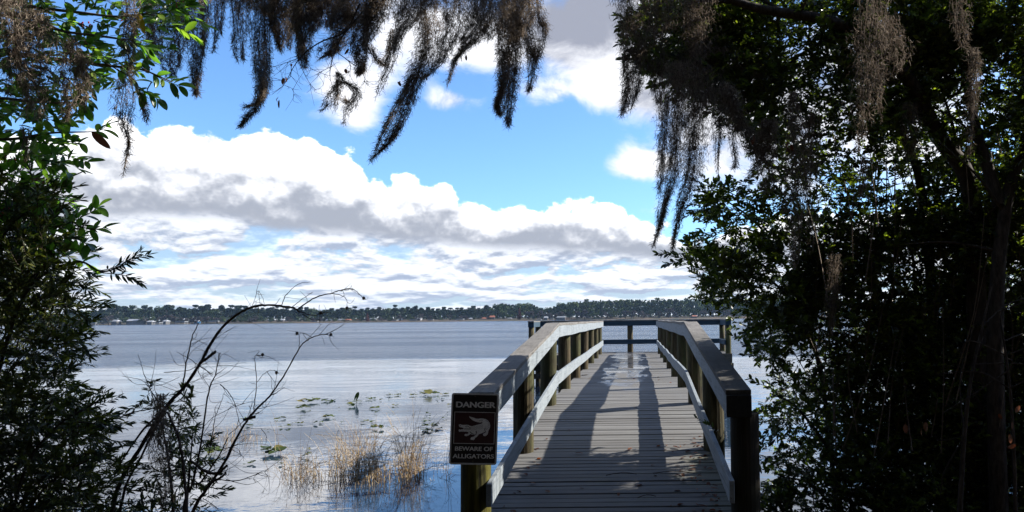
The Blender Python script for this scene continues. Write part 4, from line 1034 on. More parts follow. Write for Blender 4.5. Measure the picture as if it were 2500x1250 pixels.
P3_ = P3_[(np.hypot(P3_[:, 0], P3_[:, 1]) > 7)]; n3 = len(P3_); lv, lf = leaf_geo(1.0, 0.7, 0.3, 0.1)
V3, F3 = stamp(lv, lf, P3_, rotmat(nrm(rng.normal(0, 1, (n3, 3))), nrm(rng.normal(0, .7, (n3, 3)) + np.array([0, 0, .6]))), rng.uniform(.7, 1.4, n3))
V, F = merge([(V, F), (V3, F3)])
wd = link('woodland_canopy', npmesh('woodland_canopy', V, F), M_OAK); tag(wd, 'shaded live oak woodland standing behind and over the viewer', 'woodland', kind='stuff')
# the limb that carries the moss, just above the picture
oak = TT('oak_limb', 'thick live oak limb crossing overhead that carries the hanging moss', 'tree')
lineparts([([np.array(p) for p in [(-5.6, -2.0, 0.2), (-5.6, 0.5, 4.0), (-4.4, 3.5, 6.4), (-2.6, 6.0, 6.1), (-1.2, 6.6, 5.85), (-0.2, 6.9, 5.9), (1.0, 6.8, 5.8), (2.6, 6.4, 5.9), (4.6, 5.4, 6.4)]], .2, .05)], M_BARK, oak, 'limb', 10)

# ------------------------------------------------------------------ Spanish moss
def moss(path, d, dens=1.0, seed=0, curl=0.062, wid=0.0032, strands=14, flat=0.6, rwob=0.25):
    """path: (x px, y px, half width px). Strands follow it at depth d and carry thousands of short curls."""
    r = np.random.default_rng(seed); Pp = smoothline(path, 8); m = len(Pp)
    C = atv(Pp[:, 0], Pp[:, 1], np.full(m, d)); W = np.maximum(Pp[:, 2] * 1.15, 1.5) * d / FPX
    seg = np.linalg.norm(np.diff(C, axis=0), axis=1); ar = (seg * (W[:-1] + W[1:])).sum()
    K = int(np.clip(ar * 20000 * dens, 80, 26000))
    ns = max(5, int(strands)); ang = r.uniform(0, 2*np.pi, ns); rad = np.sqrt(r.random(ns)); end = 1 - 0.65 * r.random(ns) ** 1.6; end[0] = 1; rad[0] = 0.1
    ox, oy = rad * np.cos(ang), rad * np.sin(ang) * flat
    s = r.integers(0, ns, K); t = r.random(K) * end[s]
    f_ = t * (m - 1); i = np.minimum(f_.astype(int), m - 2); fr = (f_ - i)[:, None]
    c = C[i] * (1 - fr) + C[i+1] * fr; w = (W[i] * (1 - fr[:, 0]) + W[i+1] * fr[:, 0])
    tail = np.clip((end[s] - t) / 0.25, 0.12, 1.0)
    ph = r.uniform(0, 6.28, ns)
    lx = ox[s] + rwob * np.sin(t * 9 + ph[s]) + r.normal(0, .26, K) * tail; ly = oy[s] + rwob * np.cos(t * 7 + ph[s]) * flat + r.normal(0, .17, K) * tail
    Pq = c + Rv[None] * (lx * w)[:, None] + np.array([[0, 1.0, 0]]) * (ly * w)[:, None]
    tg = nrm(C[i+1] - C[i])
    d1 = nrm(tg * 0.85 + r.normal(0, .55, (K, 3))); d2 = nrm(d1 * 0.3 + tg * 0.35 + r.normal(0, .75, (K, 3)))
    L = curl * r.uniform(.5, 1.25, K)[:, None]
    A = Pq; B = Pq + d1 * L * .5; Cc = B + d2 * L * .5
    sd = nrm(np.cross(d1, r.normal(0, 1, (K, 3)))) * (wid / 2)
    V = np.stack([A - sd*.7, A + sd*.7, B + sd, B - sd, Cc + sd*.4, Cc - sd*.4], 1).reshape(-1, 3)
    b = (np.arange(K) * 6)[:, None]
    F = np.concatenate([b + np.array([0, 1, 2, 3]), b + np.array([3, 2, 4, 5])])
    parts = [(V, F)]
    for k in range(min(ns, 8)):       # the long threads themselves
        mm = max(3, int(end[k] * m)); tt = np.linspace(0, end[k], mm); ff = tt * (m - 1); ii = np.minimum(ff.astype(int), m - 2); fr = (ff - ii)[:, None]
        cc = C[ii]*(1-fr) + C[ii+1]*fr; ww = W[ii]*(1-fr[:, 0]) + W[ii+1]*fr[:, 0]
        q = cc + Rv[None]*((ox[k] + rwob*np.sin(tt*9+ph[k]))*ww)[:, None] + np.array([[0, 1.0, 0]])*((oy[k] + rwob*np.cos(tt*7+ph[k])*flat)*ww)[:, None]
        parts.append(tube(q, np.full(mm, wid*.6), 3))
    return merge(parts)
def put_moss(label, paths, d, dens=1.0, seed=0, group=None, **kw):
    V, F = merge([moss(p, d + 0.12 * j, dens, seed + 17 * j, **kw) for j, p in enumerate(paths)])
    o = link('moss_clump', npmesh('moss_clump', V, F), M_MOSS)
    tag(o, label, 'moss', group or 'spanish moss hanging from the branches'); return o
Lm = [
 ('short brown moss veil hanging just left of the blue gap at upper left', [[(395, -40, 30), (400, 60, 34), (405, 140, 24), (420, 190, 8)], [(440, -40, 28), (445, 80, 26), (430, 160, 10)], [(370, -20, 20), (372, 80, 20), (366, 150, 8)]], 6.8, 0.9),
 ('dark narrow moss tail ending left of the first strip of blue sky', [[(482, -40, 20), (485, 70, 20), (480, 150, 14), (478, 205, 6), (480, 232, 2)], [(500, -40, 12), (500, 60, 10), (494, 130, 4)]], 6.7, 1.25),
 ('thin sparse moss strings beside the dark narrow tail', [[(522, -40, 14), (527, 40, 12), (526, 95, 5), (518, 130, 2)], [(540, -40, 7), (541, 40, 6), (539, 85, 2)]], 6.9, 0.7),
 ('pair of thin short moss strings alone against blue sky at top', [[(572, -40, 9), (574, 60, 7), (573, 120, 4), (580, 152, 1.5)], [(598, -40, 14), (592, 40, 12), (592, 110, 6), (594, 148, 2)]], 7.0, 0.8),
 ('long black double moss rope whose tip swings left above the cumulus', [[(628, -50, 20), (626, 60, 18), (630, 150, 13), (636, 215, 11), (625, 260, 10), (600, 290, 5), (588, 307, 2)], [(655, -50, 13), (652, 60, 11), (652, 150, 8), (648, 215, 8), (628, 250, 6), (596, 262, 3)]], 6.6, 1.35),
 ('dense dark brown moss curtain right of the long double rope', [[(690, -50, 34), (690, 30, 28), (688, 80, 17), (684, 125, 5)], [(668, -50, 10), (672, 50, 9), (676, 90, 3)], [(712, -40, 18), (706, 60, 12), (702, 120, 4)]], 6.7, 1.35),
 ('black moss curtain above the bare twigs', [[(742, -50, 36), (742, 40, 30), (738, 100, 18), (742, 165, 6)], [(775, -50, 26), (772, 40, 22), (764, 80, 8)], [(728, -50, 10), (728, 70, 9), (730, 150, 4)]], 6.6, 1.4),
 ('wide smoky moss mass sweeping down left at the top', [[(900, -60, 36), (870, 20, 38), (838, 70, 36), (806, 118, 24), (778, 142, 8)], [(830, -60, 34), (822, 20, 28), (808, 70, 16)]], 6.6, 1.3),
 ('black slanting moss strand with a ragged lower edge', [[(950, -60, 26), (918, 20, 24), (888, 70, 20), (872, 120, 16), (882, 165, 8), (876, 178, 3)]], 6.4, 1.5),
 ('tan sunlit moss bundle hanging between two dark strands', [[(920, -60, 22), (916, 10, 20), (904, 70, 17), (893, 105, 7)], [(890, 60, 12), (893, 130, 7), (886, 170, 3)]], 6.35, 1.1),
 ('looped moss ring dangling from the bare twigs', [[(824, 175, 4), (830, 200, 10), (808, 232, 11), (797, 258, 8), (786, 272, 2)], [(838, 200, 8), (862, 212, 10), (870, 232, 9), (858, 256, 12), (846, 275, 7), (838, 305, 1.5)], [(826, 195, 6), (822, 235, 7), (818, 272, 3)], [(855, 255, 10), (838, 240, 6)]], 6.5, 0.95),
 ('grey moss fringe dropping left of the longest strand', [[(1010, -60, 22), (1000, 20, 18), (975, 80, 14), (955, 140, 12), (935, 190, 8), (915, 240, 3)], [(1035, -60, 20), (1020, 30, 14), (975, 90, 10), (960, 130, 5)], [(960, 70, 6), (946, 130, 6), (925, 160, 3)], [(905, 110, 8), (922, 150, 9), (945, 160, 8)]], 6.6, 0.85),
 ('longest moss strand, a thick dark rope trailing down left to the clouds', [[(1040, -60, 26), (1042, 30, 26), (1045, 90, 22), (1030, 150, 18), (1012, 200, 16), (998, 250, 16), (972, 310, 12), (945, 352, 8), (903, 392, 2)], [(1012, 180, 9), (985, 230, 8), (955, 285, 7), (932, 330, 5), (914, 375, 2)]], 6.3, 1.5),
 ('light brown moss wedge spreading left below the top edge', [[(1130, -60, 28), (1120, 0, 26), (1110, 60, 26), (1095, 110, 18), (1075, 150, 12), (1050, 180, 4), (1030, 192, 1.5)], [(1180, -60, 38), (1180, 30, 36), (1165, 80, 24), (1140, 110, 14), (1110, 150, 6), (1094, 205, 1.5)]], 6.5, 1.05),
 ('three black moss tails hanging straight down under the clump by the grey cloud', [[(1238, -60, 26), (1236, 60, 24), (1228, 150, 15), (1222, 220, 9), (1212, 255, 6), (1222, 282, 3)], [(1262, 60, 18), (1262, 150, 14), (1252, 220, 9), (1243, 280, 5), (1240, 306, 2)], [(1290, 50, 22), (1296, 110, 18), (1302, 150, 13), (1296, 205, 6), (1290, 222, 2)], [(1235, 120, 9), (1236, 200, 8), (1230, 280, 3)]], 6.2, 1.55),
 ('pale tan sunlit moss patch over the three black tails', [[(1290, -60, 22), (1286, 0, 22), (1278, 50, 22), (1276, 88, 12)]], 6.05, 1.6),
 ('curled dark moss edge at the right end of the top row', [[(1310, -40, 6), (1318, 40, 12), (1330, 70, 9), (1324, 110, 10), (1316, 140, 4)]], 6.2, 1.1),
 ('moss column at left of the overhanging dark foliage, reaching down two tails', [[(1540, -60, 40), (1545, 40, 34), (1548, 120, 24), (1540, 180, 15), (1530, 240, 8), (1518, 280, 3)], [(1560, 120, 14), (1562, 190, 9), (1552, 235, 6), (1540, 268, 2)]], 6.6, 1.1),
 ('short grey moss tuft under the leaves beside the two tailed column', [[(1600, 60, 22), (1598, 150, 18), (1600, 220, 12), (1604, 252, 3)]], 6.7, 0.9),
 ('pointed black moss tail hanging lowest at left of the big moss curtain', [[(1650, 150, 26), (1645, 260, 26), (1644, 350, 28), (1640, 420, 20), (1622, 490, 12), (1612, 540, 7), (1594, 600, 2)], [(1625, 220, 12), (1622, 320, 11), (1614, 420, 8), (1610, 470, 3)]], 6.4, 1.25),
 ('brownish grey moss tail, second lowest point of the big moss curtain', [[(1720, 160, 34), (1718, 260, 32), (1705, 350, 28), (1690, 430, 20), (1668, 490, 12), (1652, 550, 7), (1643, 610, 2)]], 6.5, 1.2),
 ('ragged thin moss strings in the middle of the big moss curtain', [[(1770, 200, 30), (1762, 280, 22), (1755, 350, 9), (1752, 430, 3)], [(1790, 240, 18), (1785, 310, 14), (1795, 390, 5), (1790, 410, 2)]], 6.6, 0.75),
 ('slanting dark moss branch running down right to a pale tuft', [[(1775, 210, 14), (1800, 290, 16), (1830, 350, 18), (1852, 390, 18), (1822, 440, 5)]], 6.4, 1.4),
 ('sunlit tan moss tuft at the right end of the big moss curtain', [[(1880, 290, 14), (1874, 350, 20), (1872, 420, 22), (1868, 468, 14)]], 6.25, 1.6),
 ('tall thin grey moss veil in front of the shrub by the curtain', [[(1935, 225, 14), (1942, 330, 24), (1940, 450, 26), (1942, 560, 20), (1940, 660, 8)]], 6.6, 0.75),
 ('second thin moss veil just right of the tall thin one', [[(1985, 270, 12), (1982, 380, 18), (1980, 500, 14), (1978, 620, 6)]], 6.7, 0.6),
 ('bright straw coloured moss cascade in front of the right foliage', [[(2130, -60, 34), (2130, 40, 34), (2125, 110, 42), (2118, 180, 40), (2105, 250, 30), (2108, 320, 20), (2098, 370, 6)], [(2160, 40, 20), (2190, 120, 26), (2170, 190, 14)]], 5.9, 0.30),
 ('little pale moss tassel left of the forked tree', [[(2140, 150, 12), (2150, 210, 9), (2146, 250, 6), (2155, 300, 2)]], 6.0, 0.35),
 ('pale stringy moss tassel high in front of the right foliage', [[(2345, -60, 24), (2348, 20, 22), (2352, 70, 15), (2355, 110, 8), (2372, 125, 3)]], 5.9, 0.3),
 ('dim brown moss string hanging along the dark trunk', [[(2380, 120, 14), (2378, 220, 14), (2370, 320, 9), (2366, 400, 3)]], 6.3, 0.6),
 ('faint grey moss hanging in the gap beside the dark trunk', [[(2212, 250, 20), (2215, 330, 26), (2225, 390, 12)]], 6.9, 0.6),
 ('wispy low moss string in the middle of the right foliage', [[(2110, 380, 12), (2108, 440, 10), (2100, 490, 4)]], 6.3, 0.5),
 ('faint grey moss hanging low in the right thicket', [[(2040, 620, 14), (2030, 740, 12), (2030, 820, 4)]], 6.9, 0.45),
 ('hazy brown moss mass in the upper left corner', [[(15, -60, 34), (20, 60, 46), (35, 130, 50), (60, 200, 36), (60, 270, 14)], [(90, 20, 26), (88, 120, 38), (92, 200, 30), (90, 285, 8)]], 5.0, 0.85),
 ('grey moss drape right of the corner mass', [[(165, 90, 22), (165, 170, 28), (170, 240, 18), (160, 290, 5)], [(205, 130, 14), (208, 200, 16), (210, 262, 5)]], 5.0, 0.8),
 ('thin grey moss tail hanging through the glossy leaves', [[(312, -60, 22), (312, 30, 18), (310, 100, 16), (314, 150, 12), (318, 200, 4)]], 5.1, 0.8),
 ('stringy moss tail ending in a thin thread against the white cloud', [[(300, 190, 16), (302, 250, 22), (304, 300, 12), (312, 340, 5), (308, 380, 3), (300, 430, 1)], [(345, 225, 10), (356, 270, 7), (358, 300, 2)]], 5.3, 0.85),
 ('small moss scrap trailing from the glossy leaves at the left edge', [[(60, 310, 10), (64, 360, 8), (60, 400, 3)]], 5.2, 0.5),
 ('back row of brown moss hanging behind the first blue gap strands', [[(560, -70, 60), (575, -20, 50), (580, 30, 20)], [(640, -70, 60), (650, 0, 46), (660, 40, 20)]], 7.2, 0.9),
 ('back row of dark moss filling in above the bare twigs', [[(730, -70, 70), (730, 20, 60), (725, 75, 30)], [(820, -70, 60), (830, 10, 50), (840, 60, 20)]], 7.2, 1.1),
 ('back row of grey moss behind the longest strand at the top edge', [[(960, -70, 60), (965, 0, 40), (965, 50, 15)], [(1080, -70, 60), (1085, -10, 45), (1088, 50, 15)]], 7.2, 0.8),
 ('back row of brown moss behind the wedge and the tails', [[(1190, -70, 60), (1195, 20, 50), (1190, 90, 25)], [(1255, -70, 40), (1255, 40, 34), (1250, 110, 20)]], 7.0, 1.1),
 ('dim moss skirts under the leaves joining the big curtain', [[(1690, 120, 70), (1690, 220, 60), (1685, 310, 30)], [(1800, 140, 60), (1800, 220, 40), (1810, 280, 20)]], 6.9, 0.9),
 ('dark brown moss hanging within the overhanging leaves at top', [[(1600, -60, 50), (1610, 30, 44), (1605, 90, 20)], [(1700, -60, 40), (1710, 60, 40), (1705, 150, 20)]], 6.3, 0.6),
 ('pale moss bundle caught low in the bare branches', [[(390, 960, 8), (388, 1020, 14), (385, 1080, 18), (392, 1130, 20), (398, 1190, 16), (400, 1240, 8)]], 5.3, 0.8),
]
for i, (lab, paths, d, dn) in enumerate(Lm):
    put_moss(lab, paths, d, dn, 100 + 31 * i, strands=16)

# bare oak twigs with dry leaves between the moss
tw = TT('bare_twig_spray', 'leafless oak twigs with a few dry leaves between the moss curtains', 'twigs')
tvs = [([(880, 10), (838, 70), (790, 100), (760, 120), (738, 135), (715, 160), (690, 205), (662, 230)], .008, .0015), ([(738, 135), (690, 155), (660, 165)], .003, .001), ([(715, 160), (700, 190), (655, 200)], .003, .001), ([(730, 150), (745, 190), (772, 222)], .003, .001),
       ([(920, -20), (840, 80), (822, 125), (812, 160), (808, 190), (810, 215)], .008, .001), ([(825, 130), (850, 150), (862, 190), (866, 205)], .004, .001), ([(845, 145), (880, 170), (885, 195), (900, 198)], .003, .001), ([(815, 165), (790, 172), (770, 180)], .003, .001),
       ([(895, 110), (915, 140), (940, 160)], .006, .003), ([(690, 205), (710, 215), (718, 240)], .002, .001), ([(760, 170), (800, 182), (830, 180)], .002, .001)]
allp = []
for pts, a, b in tvs:
    P = smoothline([at(px, py, 6.45) + rng.normal(0, .03, 3) * np.array([0, 1, 0]) for px, py in pts], 7); V, F = tube(P, np.linspace(a, b, len(P)), 5)
    link('twig', npmesh('twig', V, F, True), M_TWIG, tw); allp.append(P)
tv = []
for P in allp:
    for k in range(int(len(P) * .55)):
        i = rng.integers(2, len(P)-1); dr = nrm(nrm(P[i]-P[i-1]) + rng.normal(0, .8, 3)*np.array([1, .5, 1])); L = rng.uniform(.05, .2)
        Q = smoothline([P[i], P[i]+dr*L*.5+rng.normal(0,.012,3), P[i]+dr*L+rng.normal(0,.025,3)], 3); tv.append(tube(Q, np.linspace(.0018, .0009, len(Q)), 3))
o = link('fine_twigs', npmesh('fine_twigs', *merge(tv)), M_TWIG, tw); o['kind'] = 'stuff'
DLs = leafmeshes(3, 0.065, 0.026, 201, M_DEAD)
for px, py in [(679, 238), (682, 244), (675, 240), (798, 52), (795, 45), (852, 118), (854, 104), (848, 162), (843, 168), (851, 172), (970, 200), (975, 198), (693, 190), (698, 187), (1138, 134), (708, 158)]:
    put_leaf(DLs[rng.integers(3)], at(px, py, 6.4), nrm(rng.normal(0, .5, 3) - np.array([0, 0, .8])), rng.normal(0, 1, 3), rng.uniform(.7, 1.1), tw, 'dry_leaf')
# rust coloured leaves in the right foliage
for px, py, d in [(1605, 205, 6.4), (1612, 238, 6.4), (1617, 245, 6.4), (1838, 340, 6.3), (1842, 330, 6.3), (1925, 345, 6.5), (1930, 352, 6.5), (1922, 358, 6.5), (2260, 1030, 6.1), (2210, 1035, 6.1), (2465, 1060, 6.0), (2480, 1085, 6.0), (2470, 1030, 6.0), (2440, 1010, 6.0), (2250, 1045, 6.1), (2490, 990, 6.0)]:
    root = trees_r[0][5] if px < 1900 else trees_r[3][5] if px < 2000 else trees_r[6][5]
    put_leaf(DLs[rng.integers(3)], at(px, py, d), nrm(rng.normal(0, .5, 3) - np.array([0, 0, .8])), rng.normal(0, 1, 3), rng.uniform(.8, 1.2) * (1.15 if px > 2000 else 1), root, 'rust_leaf')

# ------------------------------------------------------------------ reeds and water plants
def reeds(x0, x1, ybase, hpx, n, label, dark=0.0, spread=12, seed=0):
    r = np.random.default_rng(seed); parts = []
    for k in range(int(n * 1.25)):
        u = np.clip(r.beta(1.6, 1.6), 0, 1); px = x0 + (x1 - x0) * u; py = ybase + r.normal(0, spread)
        b = onz(px, py); d = np.linalg.norm(b - CAM); h = hpx * r.uniform(.3, 1.1) * (0.55 + 0.45 * math.sin(math.pi * u)) * d / FPX
        ln = r.normal(0, .16, 2) * h; bend = r.normal(0, .28) * h
        if r.random() < .18: bend *= 2.5
        t = np.linspace(0, 1, 5); Q = np.stack([b[0] + ln[0]*t + bend*t**3, b[1] + ln[1]*t, -.25*(1-t)**3 + h*t*(1 - .12*abs(bend)/h*t)], 1)
        Q[:, 2] = -0.15 + (h + .15) * (t - 0.10 * min(2, abs(bend)/h*3) * t**3)
        parts.append(tube(Q, np.linspace(.0038, .0012, 5) * r.uniform(.7, 1.1), 3))
        for _b in range(r.integers(0, 3)):               # bent blades
            a = Q[r.integers(1, 4)]; dr = np.array([r.normal(0, 1), r.normal(0, .4), r.uniform(-.4, .9)]); L = h * r.uniform(.15, .4)
            parts.append(tube(np.array([a, a + dr*L*.5 + [0, 0, .02], a + dr*L + [0, 0, -.15*L]]), np.array([.003, .0025, .001]), 3))
    o = link('reed_clump', npmesh('reed_clump', *merge(parts)), M_REED); tag(o, label, 'reeds', 'dry reeds standing in the shallows'); return o
reeds(790, 945, 1162, 132, 204, 'widest and tallest stand of dry tan reeds in the shallows left of the sign', seed=1)
reeds(850, 1000, 1175, 70, 80, 'low tangled reeds at the right foot of the widest reed stand', seed=6, spread=9)
reeds(968, 1040, 1163, 158, 117, 'narrow upright dark based reed clump nearest to the danger sign', seed=2, spread=8)
reeds(680, 790, 1166, 66, 105, 'short broken reddish reeds left of the widest reed stand', seed=3)
reeds(1045, 1105, 1150, 90, 13, 'few thin sparse reed stalks right beside the danger sign', seed=4, spread=22)
reeds(495, 655, 1080, 44, 55, 'small far reed patch seen through the bare branches', seed=5, spread=5)
reeds(640, 780, 1150, 130, 9, 'few tall single reed stalks between the branches and the reed stands', seed=8, spread=25)
def pad_mesh(seed, L=0.26, W=0.20):
    r = random.Random(seed); n = 12; V = [(0, 0, 0)]; F = []
    for i in range(n + 1):
        a = -math.pi * 0.90 + 2 * math.pi * 0.90 * i / n; rr = 1 - 0.15 * math.cos(a) * -1
        V.append((L/2 * math.cos(a) * rr, W/2 * math.sin(a) * rr, 0.012 * math.sin(3*a + seed) + r.uniform(-.004, .012) + 0.02 * abs(math.sin(a))))
    for i in range(1, n + 1): F.append((0, i, i + 1))
    me = npmesh('leaf', V, F, True); me.materials.append(M_LILY); return me
PADS = [pad_mesh(i) for i in range(5)]
def lily(px, py, w, label, raised=0.0, group='pond lily leaves floating on the shallows'):
    b = onz(px, py); d = np.linalg.norm(b - CAM); wm = w * d / FPX
    root = empty('pond_lily', (b[0], b[1], 0), label, 'water plant', group)
    k = max(3, min(9, int(w / 7) + 2))
    for i in range(k):
        s = min(1.0, wm / 0.26 * rng.uniform(.36, .60)); o = link('leaf', PADS[rng.integers(5)], None, root)
        o.location = (rng.uniform(-.45, .45) * wm, rng.uniform(-.5, .5) * min(.5, wm), 0.012 + rng.uniform(0, .03) + raised * rng.random())
        tilt = rng.uniform(.02, .20) if rng.random() < .85 else rng.uniform(.3, .7)
        o.rotation_euler = (rng.choice([-1, 1]) * tilt, rng.uniform(-.3, .3), rng.uniform(0, 6.28)); o.scale = (s, s, s)
        if o.location.z < 0.02 + 0.08 * tilt * s: o.location.z += 0.09 * tilt * s
C7 = lambda a, b: (600 + a / 3.571, 900 + b / 3.571)
big = [(550, 295, 38, 'low clump of lily leaves at the left end of the farthest row'), (930, 330, 26, 'dark lily clump below the single upright leaf'), (700, 430, 32, 'yellow green lily clump standing up in mid water'), (1590, 228, 44, 'widest dark lily clump in the farthest row near the dock'),
       (1600, 520, 36, 'large lily clump just left of the danger sign'), (1160, 525, 30, 'lily clump left of the tall narrow reeds'), (210, 750, 50, 'biggest flat lily clump at left of the reeds'), (530, 768, 26, 'bright lily leaves beside the broken reeds'), (500, 352, 24, 'lily clump with a folded leaf at left of the middle row')]
for a, b, w, lab in big: lily(*C7(a, b), w, lab, 0.05)
lily(521, 1108, 44, 'bright green lily leaves seen through the bare branches', 0.10); lily(608, 1032, 22, 'dark lily clump behind the tip of the second bare branch', 0.10); lily(608, 1135, 18, 'small lily leaf below the bright one among the branches')
for a, b, w in [(700, 285, 30), (985, 295, 18), (1140, 350, 24), (1285, 238, 26), (1335, 235, 12), (1450, 238, 22), (1735, 230, 22), (1680, 272, 18), (1775, 320, 14), (1725, 437, 12), (1770, 390, 9), (1595, 398, 14), (1580, 442, 16), (1555, 468, 16), (1575, 550, 22), (1705, 527, 16),
                (1265, 520, 12), (1060, 472, 26), (835, 478, 10), (650, 482, 20), (485, 482, 14), (437, 484, 9), (385, 487, 11), (332, 512, 20), (265, 462, 9), (310, 442, 24), (460, 422, 12), (570, 712, 16), (40, 832, 18), (880, 286, 9), (1090, 266, 20), (1180, 275, 14),
                (1272, 388, 11), (1140, 390, 10), (40, 500, 20), (1295, 326, 16), (185, 540, 10), (820, 352, 8), (330, 840, 16)]:
    col_ = 'left of the reed stands' if a < 480 else 'above the widest reed stand' if a < 1000 else 'above the gap between the reed stands' if a < 1280 else 'above the narrow dark reed clump' if a < 1560 else 'just left of the danger sign'
    row_ = 'farthest row' if b < 300 else 'second row' if b < 400 else 'third row' if b < 490 else 'nearest row'
    lily(*C7(a, b), w, 'small floating lily cluster ' + col_ + ', in the ' + row_)
# the single upright leaf
b = onz(*C7(965, 300)); root = empty('pond_lily', (b[0], b[1], 0), 'single dark lily leaf standing upright out of the water', 'water plant', 'pond lily leaves floating on the shallows')
o = link('leaf', PADS[1], None, root); o.rotation_euler = (R_(85), R_(-70), R_(20)); o.location = (0, 0, .16); o.scale = (.95, .5, 1)
V, F = tube([(0, 0, -.1), (.01, 0, .1)], .006, 5); link('stalk', npmesh('stalk', V, F), M_NARROW, root)

# ------------------------------------------------------------------ fallen leaves and twigs on the dock
FL = leafmeshes(4, 0.075, 0.034, 301, M_DEAD)
def litter(l, f_, lab=None):
    side = 'against the right edge' if l > .72 else 'right of the middle' if l > .25 else 'near the middle line' if l > -.25 else 'left of the middle' if l > -.72 else 'against the left edge'
    row = 'closest to the viewer' if f_ < 6.7 else 'halfway to the shade edge' if f_ < 7.6 else 'by the shade edge' if f_ < 8.8 else 'out on the sunlit boards'
    lab = lab or 'dry brown leaf ' + side + ' of the deck, ' + row
    me = FL[rng.integers(4)]; o = bpy.data.objects.new('fallen_leaf', me); COL.objects.link(o)
    o.location = D(l, f_, deck_z(f_) + 0.012); s = rng.uniform(.5, 1.15); o.scale = (s, s, s * 1.2)
    o.rotation_euler = (rng.normal(0, .25), rng.normal(0, .2), rng.uniform(0, 6.28)); tag(o, lab, 'leaf', 'fallen leaves on the deck'); return o
for k in range(125):
    f_ = 5.9 + 2.9 * rng.random() ** 1.3; e = rng.random()
    l = 0.93 - abs(rng.normal(0, .20)) if e < .62 else -0.95 + abs(rng.normal(0, .15)) if e < .82 else rng.uniform(-.8, .8)
    litter(l, f_)
for k in range(9): litter(rng.uniform(-.85, .85), rng.uniform(8.8, 16))
mb = MB()
for l0, f0, a, L, tl in [(-.1, 7.35, .2, .3, 'thin bare twig lying left of the deck centre'), (.35, 7.4, -.15, .4, 'longest bare twig lying right of the deck centre'), (.2, 6.7, .5, .18, 'short twig lying nearest the viewer on the deck')]:
    q = [np.array(D(l0 + t*L*math.cos(a), f0 + t*L*math.sin(a)*.5, deck_z(f0) + .012 + .02*math.sin(t*3))) for t in np.linspace(0, 1, 5)]
    m2 = MB(); m2.tube(q, .0035, 4); o = m2.build('fallen_twig', M_TWIG); tag(o, tl, 'twig', 'fallen twigs on the deck')

# ------------------------------------------------------------------ far shore: trees and houses
def far_mat(name, cols):
    def f(nt):
        r = island(nt); o_ = orand(nt); c = ramp(r * .6 + o_ * .4, [(i/(len(cols)-1)*.7+.15, q) for i, q in enumerate(cols)])
        return prin(nt, c, .9, .05)
    return mat(name, f)
FM = dict(pine=far_mat('far_pine_needles', [(.008, .015, .009), (.015, .025, .014), (.026, .038, .018)]), oak=far_mat('far_oak_leaves', [(.018, .032, .013), (.036, .055, .019), (.065, .085, .028)]),
          bare=far_mat('far_bare_twigs', [(.03, .026, .026), (.055, .045, .043), (.085, .073, .066)]), red=far_mat('far_red_leaves', [(.06, .018, .013), (.11, .035, .023)]))
M_FTR = mat('far_trunk', lambda nt: prin(nt, (.045, .038, .032), .9, .05))
def crown(kind, seed, H):
    r = np.random.default_rng(seed)
    n = {'pine': 850, 'oak': 1000, 'bare': 800, 'red': 600}[kind]
    if kind == 'pine':
        k = 11; cz = r.uniform(.42, .93, k) * H; cr = (1.12 - cz/H) * H * .26 + .9; cx = r.normal(0, .07*H, k) * (1.1 - cz/H) * 2; cy_ = r.normal(0, .07*H, k) * (1.1 - cz/H) * 2; fl = .5
    elif kind == 'red':
        k = 8; cz = np.linspace(.12, .95, k) * H; cr = (1.05 - cz/H) * H * .22; cx = np.zeros(k); cy_ = np.zeros(k); fl = .9
    else:
        k = 13; cz = r.uniform(.26, .86, k) * H; cr = r.uniform(.12, .2, k) * H; cx = r.normal(0, .17*H, k); cy_ = r.normal(0, .17*H, k); fl = .75
    c = r.integers(0, k, n); u = nrm(r.normal(0, 1, (n, 3))) * (r.random(n) ** .6)[:, None]
    P = np.stack([cx[c], cy_[c], cz[c]], 1) + u * cr[c][:, None] * np.array([1, 1, fl])
    s = .5 if kind != 'bare' else .4
    Vt = np.array([(-.8, -.5, 0), (.7, -.6, .1), (.9, .6, -.1), (-.6, .7, .15)]) * s; Ft = np.array([(0, 1, 2, 3)])
    return stamp(Vt, Ft, P, rotmat(nrm(r.normal(0, 1, (n, 3))), nrm(r.normal(0, 1, (n, 3)))), r.uniform(.6, 1.5, n))
def trunkmesh(H, kind, seed):
    r = np.random.default_rng(seed); parts = [tube([(0, 0, -1), (r.normal(0, .2), 0, H*.45), (r.normal(0, .3), 0, H*.85)], np.array([.35, .28, .1]), 5)]
    for k in range(5):
        z = H * r.uniform(.3, .7); a = r.uniform(0, 6.28); L = H * r.uniform(.12, .25); parts.append(tube([(0, 0, z), (L*.5*math.cos(a), L*.5*math.sin(a), z+L*.35), (L*math.cos(a), L*math.sin(a), z+L*.7)], np.array([.15, .1, .05]), 3))
    return npmesh('trunk', *merge(parts))
protos = {}
for kind, H, m_ in [('pine', 18, 5), ('oak', 16, 5), ('bare', 10, 4), ('red', 13, 2)]:
    for i in range(m_):
        me = npmesh('crown', *crown(kind, 500 + i * 7 + len(kind), H)); me.materials.append(FM[kind]); tm = trunkmesh(H, kind, i); tm.materials.append(M_FTR); protos.setdefault(kind, []).append((me, tm, H))
def fx(px, dist):                 # world x on the far side for a photo column
    r = ray(px, 780); return r[0] / r[1] * dist
def far_tree(kind, px, dist, h, lab, grp, z=0.6):
    cm, tm, H = random.choice(protos[kind]); xx = fx(px, dist); s = h / H
    root = empty(kind + '_tree' if kind not in ('bare', 'red') else ('leafless_tree' if kind == 'bare' else 'cypress_tree'), (xx, dist, z), lab, 'tree', grp, random.uniform(0, 6.28))
    root.scale = (s * random.uniform(.9, 1.2), s * random.uniform(.9, 1.2), s)
    c = link('crown', cm, None, root); t = link('trunk', tm, None, root)
